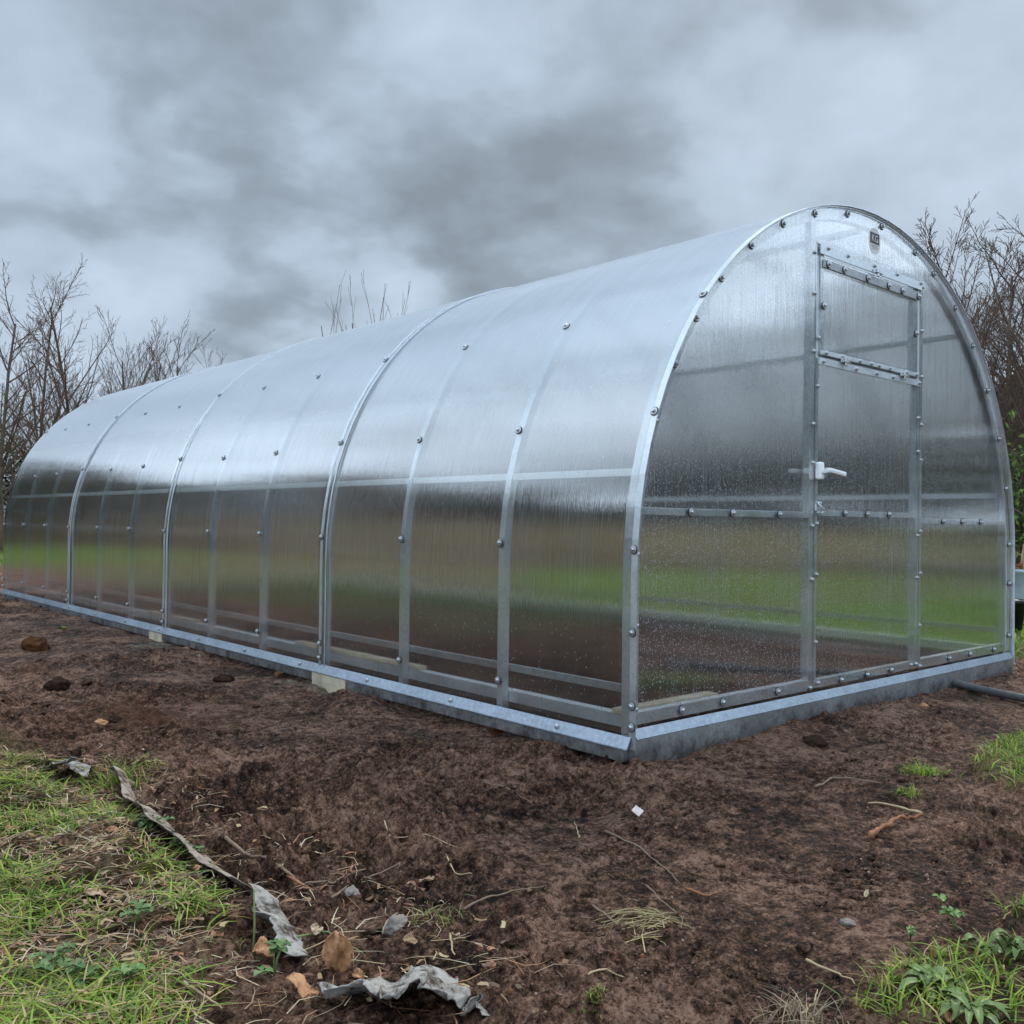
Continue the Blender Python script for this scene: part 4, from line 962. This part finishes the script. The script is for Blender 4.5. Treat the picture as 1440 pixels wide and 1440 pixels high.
# ------------------------------------------------------------------ torn fabric
m, t, o = new_mat('dirty_fabric'); co = objco(t); n = noise(t, co, 22, 6, .7); n2 = noise(t, co, 130, 4, .7); n3 = noise(t, co, 500, 2)
c = mixc(t, n2, (.20, .18, .155), (.42, .40, .365)); c = mixc(t, ramp(t, n, [(.46, (0, 0, 0)), (.60, (1, 1, 1))]), c, (.05, .034, .025))
principled(t, o, **{'Base Color': c, 'Roughness': .85, 'Specular IOR Level': .2, 'Normal': bump(t, math_node(t, 'ADD', n2, math_node(t, 'MULTIPLY', n3, .5)), .4, .003)}); FAB = m; FABD = FAB.copy(); FABD.name = 'muddy_fabric'
for n_ in FABD.node_tree.nodes:
    if n_.type == 'MIX' and not n_.inputs[6].is_linked: n_.inputs[6].default_value = (.19, .145, .105, 1); n_.inputs[7].default_value = (.40, .335, .27, 1)
def strip(pts, widths, roll, label, seed, lift=.012, wav=.012, cat='fabric', name='fabric_strip'):
    W_ = np.array([gp(*p_) for p_ in pts]); k = np.linspace(0, 1, len(W_)); q = np.linspace(0, 1, 60); C = np.stack([np.interp(q, k, W_[:, i]) for i in range(3)], -1)
    C[:, :2] = np.stack([np.convolve(np.pad(C[:, i], 3, 'edge'), np.ones(7)/7, 'valid') for i in (0, 1)], -1)
    C[:, 2] = height(C[:, 0], C[:, 1]); C[:, 2] = np.convolve(np.pad(C[:, 2], 4, 'edge'), np.ones(9)/9, 'valid') + lift
    wd = np.interp(q, k, widths); rl_ = np.interp(q, k, roll); rs = np.random.default_rng(seed); nv_ = 10; V = []; F = []
    T = np.gradient(C, axis=0); T /= np.linalg.norm(T, axis=1)[:, None]; jl = np.convolve(rs.normal(0, 1, 70), np.ones(5)/5, 'valid'); jr = np.convolve(rs.normal(0, 1, 70), np.ones(5)/5, 'valid')
    for i in range(60):
        s_ = np.cross(T[i], (0, 0, 1)); s_ /= np.linalg.norm(s_); u_ = np.cross(s_, T[i])
        ax = s_*math.cos(rl_[i]) + u_*math.sin(rl_[i]); nn = np.cross(T[i], ax)
        for j in range(nv_+1):
            a = (j/nv_-.5)*wd[i]*(1+.35*(jl[i] if j < nv_/2 else jr[i]))
            z = wav*(math.sin(q[i]*21+seed) * .6 + .5*math.sin(a*90+q[i]*9+seed)) + wav*.25*math.sin(q[i]*57+a*140)
            V.append(C[i] + ax*a + nn*z*.6 + np.array((0, 0, abs(math.sin(rl_[i]))*wd[i]*.42)))
    for i in range(59):
        for j in range(nv_): a = i*(nv_+1)+j; F.append((a, a+1, a+nv_+2, a+nv_+1))
    o_ = obj_from(name, [tuple(v_) for v_ in V], F, FAB, None, True); md_ = o_.modifiers.new('thick', 'SOLIDIFY'); md_.thickness = .0016
    tag(o_, label, cat, 'torn ground fabric'); return o_; return o_
strip([(58, 1082), (80, 1088), (100, 1092), (122, 1102)], [.04, .13, .11, .012], [.35, .4, .3, .2], 'short white scrap of fabric at the top of the left grass', 1, .02, .012, name='fabric_scrap')
strip([(158, 1100), (176, 1108), (186, 1135), (205, 1158), (235, 1178), (268, 1198), (300, 1228), (352, 1270)], [.07, .08, .055, .08, .085, .08, .085, .07], [.7, .8, .8, .7, .65, .7, .65, .8], 'long dirty strip of grey fabric running along the grass edge', 2, .010, .010).data.materials[0] = FABD
strip([(356, 1264), (370, 1292), (385, 1316), (400, 1335), (424, 1366)], [.008, .055, .085, .075, .04], [.8, .6, .5, .6, .4], 'pointed pale piece of fabric continuing below the long dirty strip', 3, .012, .008)
strip([(440, 1408), (480, 1412), (520, 1414), (560, 1418), (600, 1414), (640, 1412), (655, 1412)], [.01, .09, .12, .19, .21, .11, .03], [.4, .35, .4, .3, .35, .3, .3], 'largest torn white sheet of fabric lying at the bottom', 4, .014, .018, name='fabric_scrap')
strip([(650, 1412), (662, 1410), (672, 1409), (684, 1412)], [.02, .038, .035, .012], [1.0, .9, .8, .6], 'small greyish fabric flap at the right end of the largest torn sheet', 5, .008, .006, name='fabric_scrap')
P = gp(896, 1142); mb = MB(); a_ = 9*mpp(P)
mb.add([(-a_, -a_*.5, .003), (a_*.9, -a_*.8, .006), (a_*1.1, a_*.6, .012), (-a_*.5, a_*.9, .008), (-a_, -a_*.5, .001), (a_*.9, -a_*.8, .004), (a_*1.1, a_*.6, .010), (-a_*.5, a_*.9, .006)], [(0,1,2,3),(7,6,5,4),(0,4,5,1),(1,5,6,2),(2,6,7,3),(3,7,4,0)])
o_ = mb.build('paper_scrap', simple_mat('pale_scrap', (.55, .47, .42), .7, .2, 60)); o_.location = P; o_.rotation_euler = (.25, -.15, .5); tag(o_, 'small pinkish white scrap lying on bare soil below the front corner', 'scrap')

# ------------------------------------------------------------------ weeds and tufts
def leaf_blade(mb, base, az_, L_, w, rise, droop, nseg=8):
    d = np.array((math.cos(az_), math.sin(az_), 0)); s_ = np.array((-math.sin(az_), math.cos(az_), 0)); V = []; F = []
    for i in range(nseg+1):
        t_ = i/nseg; c = np.array(base) + d*L_*t_ + np.array((0, 0, rise*math.sin(t_*math.pi*.8) - droop*t_*t_ + .004))
        ww = w*(.16 + .84*math.sin(math.pi*min(1, max(0, (t_-.12)/.88)))**.8 if t_ < .97 else .05)*(1+.08*math.sin(t_*17+az_*5))
        for j, e in enumerate((-1, -.5, 0, .5, 1)): V.append(c + s_*ww*.5*e + np.array((0, 0, abs(e)*ww*.22 - .1*ww*(1-abs(e)))) + np.array((0, 0, .05*ww*math.sin(t_*14+e*3))))
    for i in range(nseg):
        for j in range(4): a = i*5+j; F.append((a, a+1, a+6, a+5))
    mb.add(V, F)
PLG = simple_mat('plantain_green', (.115, .165, .045), .5, .35, 40, .4, .5, .004); CLG = simple_mat('clover_green', (.10, .19, .04), .5, .3, 40)
SPG = simple_mat('dark_sprig_green', (.075, .14, .035), .55, .35, 40)
def weed(u, v, label, specs, mat, name='weed', cat='weed', seed=0):
    P = gp(u, v); r_ = empty(name, tuple(P), label, cat); rs = np.random.default_rng(seed)
    for (n, L0, L1, w0, rise, drp) in specs:
        for k in range(n):
            mb = MB(); leaf_blade(mb, (rs.normal(0, .01), rs.normal(0, .01), 0), rs.uniform(0, 6.28), rs.uniform(L0, L1), w0*rs.uniform(.7, 1.2), rise*rs.uniform(.5, 1.4), drp*rs.uniform(.3, 1.2))
            o_ = mb.build('leaf', mat, r_, True)
    return r_
weed(1318, 1392, 'broad leaved plantain weed flattened on soil at lower right', [(20, .035, .07, .018, .016, .01), (16, .02, .04, .015, .016, .005)], PLG, seed=1)
weed(1365, 1425, 'broad leaved weed at the bottom edge right of the plantain', [(20, .035, .065, .016, .016, .01)], PLG, seed=2)
weed(1425, 1345, 'low leafy weed at the right photo edge among grass', [(14, .02, .05, .02, .03, .01)], PLG, seed=5)
weed(1388, 1342, 'small jagged leaf weed left of the right edge weed', [(8, .02, .045, .018, .02, .01)], PLG, seed=6)
def sprig(u, v, label, hgt_, n, mat, seed, lean=(0, 0), lw=.018, name='clover_sprig'):
    P = gp(u, v); r_ = empty(name, tuple(P), label, 'sprig'); rs = np.random.default_rng(seed)
    for k in range(n):
        top = np.array((lean[0]+rs.normal(0, hgt_*.45), lean[1]+rs.normal(0, hgt_*.45), hgt_*rs.uniform(.5, 1.1)))
        mb = MB(); mb.tube([(0, 0, -.004), top*.5+np.array((0, 0, .008)), top], [.0013, .0011, .0009], 5); mb.build('stem', STEMG, r_, True)
        mb = MB(); a0 = rs.uniform(0, 6.28)
        for q in range(3): leaf_blade(mb, top, a0+q*2.1, lw*rs.uniform(.8, 1.2), lw*.85, .003, .002, 5)
        mb.build('leaf', mat, r_, True)
sprig(1345, 1310, 'bright clover sprig on dark soil above the plantain weed', .05, 5, CLG, 1)
sprig(385, 1372, 'green sprig growing beside the tattered leaf and strip', .05, 6, SPG, 2)
sprig(208, 1178, 'dark green sprig beside the upper fabric strip', .035, 7, SPG, 3)
sprig(265, 1193, 'dark green sprig tucked under the bend of the fabric strip', .03, 5, SPG, 4)
sprig(268, 1225, 'single clover leaf sprig below the bend of the strip', .03, 3, CLG, 5)
sprig(190, 1300, 'clover sprig in the middle of the left grass', .03, 5, SPG, 6)
sprig(110, 1392, 'broad leafed sprig left of the crumpled tan leaf', .03, 6, SPG, 7)
sprig(80, 1370, 'clover patch in the grass at the bottom left corner', .03, 6, SPG, 8)
sprig(180, 1385, 'small clover beside the crumpled tan leaf', .025, 4, CLG, 9)
sprig(1280, 1320, 'two tiny yellow green seedlings left of the bright clover sprig', .012, 3, CLG, 10, lw=.010, name='seedling')
def tuft(u, v, label, n, h0, h1, cols, wts, rad, lean=None, name='grass_tuft', seed=0, cat='grass tuft', flatn=False):
    P = gp(u, v); x = P[0]+rng.normal(0, rad, n); y = P[1]+rng.normal(0, rad, n); Q = on_ground(x, y, -.003)-P
    o_ = blades(name, Q, rng.uniform(h0, h1, n), rng.uniform(.0016, .0036, n), rng.uniform(.3, 1.6, n), palette(n, cols, wts), LEAFM, head=None if lean is None else rng.normal(lean, .5, n), flat=flatn)
    o_.location = P; tag(o_, label, cat, 'tufts standing on bare soil'); return o_
tuft(1298, 1087, 'small isolated green tuft before the end wall at right', 260, .02, .05, GREENS, (5, 6, 2, 3, .5), .03)
tuft(1280, 1118, 'sparse green tuft below the small isolated one', 90, .015, .045, GREENS, (3, 4, 2, 3, 2), .017)
tuft(610, 1300, 'yellowish moss and grass tuft right of the grey stone', 70, .015, .045, [(.2, .2, .05), (.13, .17, .04), (.3, .24, .12)], (3, 3, 2), .03)
tuft(833, 1404, 'tiny bright moss tuft on the bottom soil', 80, .006, .018, [(.2, .22, .04), (.14, .17, .03)], (1, 1), .009, name='moss_tuft')
tuft(905, 1300, 'withered yellow stems bunch on bare soil', 70, .05, .16, [(.34, .29, .12), (.28, .24, .12), (.2, .15, .08)], (3, 2, 2), .035, lean=-.9, name='withered_stems', flatn=True)
tuft(1118, 1425, 'dry grass root ball at the bottom edge', 90, .02, .07, [(.32, .26, .16), (.22, .16, .1)], (1, 1), .03, name='dry_tuft')
tuft(160, 1105, 'dense grass tuft at the top end of the long strip', 260, .03, .09, GREENS, (5, 4, 4, 2, 1), .06)

# ------------------------------------------------------------------ things at the right
P0, P1_ = gp(1338, 967), gp(1475, 1000); d = P1_-P0; pts = [P0-d*.25+np.array((0, 0, .03))] + [P0+d*q+np.array((0, 0, .028-.004*math.sin(q*5))) for q in (0, .2, .4, .6, .8, 1, 1.6, 2.4)]
mb = MB(); mb.tube(pts, .019, 16); tag(mb.build('pipe', simple_mat('grey_pipe', (.085, .085, .088), .55, .35, 14), None, True), 'dark grey pipe lying on soil from under the end wall', 'pipe')
TK = wp(1440, 8.6); tr_ = empty('water_tank', (TK[0]+.42, TK[1]-.30, -.02), 'pale blue grey tub planter standing on the lawn at the right edge', 'planter')
TM = simple_mat('grey_blue_plastic', (.36, .43, .48), .45, .2, 5)
mb = MB(); mb.lathe([(.02, 0), (.52, 0), (.56, .05), (.585, .2), (.60, .38), (.625, .40), (.625, .425), (.59, .425), (.575, .35), (.02, .34)], 40); mb.build('tub', TM, tr_, True)
mb = MB(); mb.lathe([(.01, .345), (.568, .345), (.3, .40), (.01, .41)], 24); mb.build('compost', CLOD, tr_, True)
n = 900; a = rng.uniform(0, 6.28, n); r_ = .56*np.sqrt(rng.uniform(0, 1, n)); Q = np.stack([r_*np.cos(a), r_*np.sin(a), np.full(n, .37)], -1)
o_ = blades('planting', Q, rng.uniform(.06, .2, n), rng.uniform(.012, .035, n), rng.uniform(.3, 1.5, n), palette(n, [(.20, .05, .03), (.28, .09, .04), (.12, .15, .04), (.36, .24, .12)], (4, 3, 2, 3)), LEAFM); o_.parent = tr_
n = 60; a = rng.uniform(0, 6.28, n); r_ = .56*np.sqrt(rng.uniform(0, 1, n)); Q = np.stack([r_*np.cos(a), r_*np.sin(a), np.full(n, .38)], -1)
o_ = blades('dry_stems', Q, rng.uniform(.3, .62, n), rng.uniform(.008, .02, n), rng.uniform(.2, 1.2, n), palette(n, [(.42, .32, .2), (.34, .22, .14)], (1, 1)), STRAWM); o_.parent = tr_
PT = wp(1421, 7.35); pt = empty('plant_pot', (PT[0], PT[1], -.01), 'black plastic plant pot on the lawn beside the pale tub', 'plant pot')
mb = MB(); mb.lathe([(.01, 0), (.085, 0), (.112, .205), (.122, .206), (.124, .235), (.112, .237), (.108, .20), (.01, .19)], 28); mb.build('pot', BLACKP, pt, True)
mb = MB(); mb.lathe([(.01, .20), (.105, .20), (.06, .235), (.01, .245)], 18); mb.build('soil_fill', WOOD, pt, True)
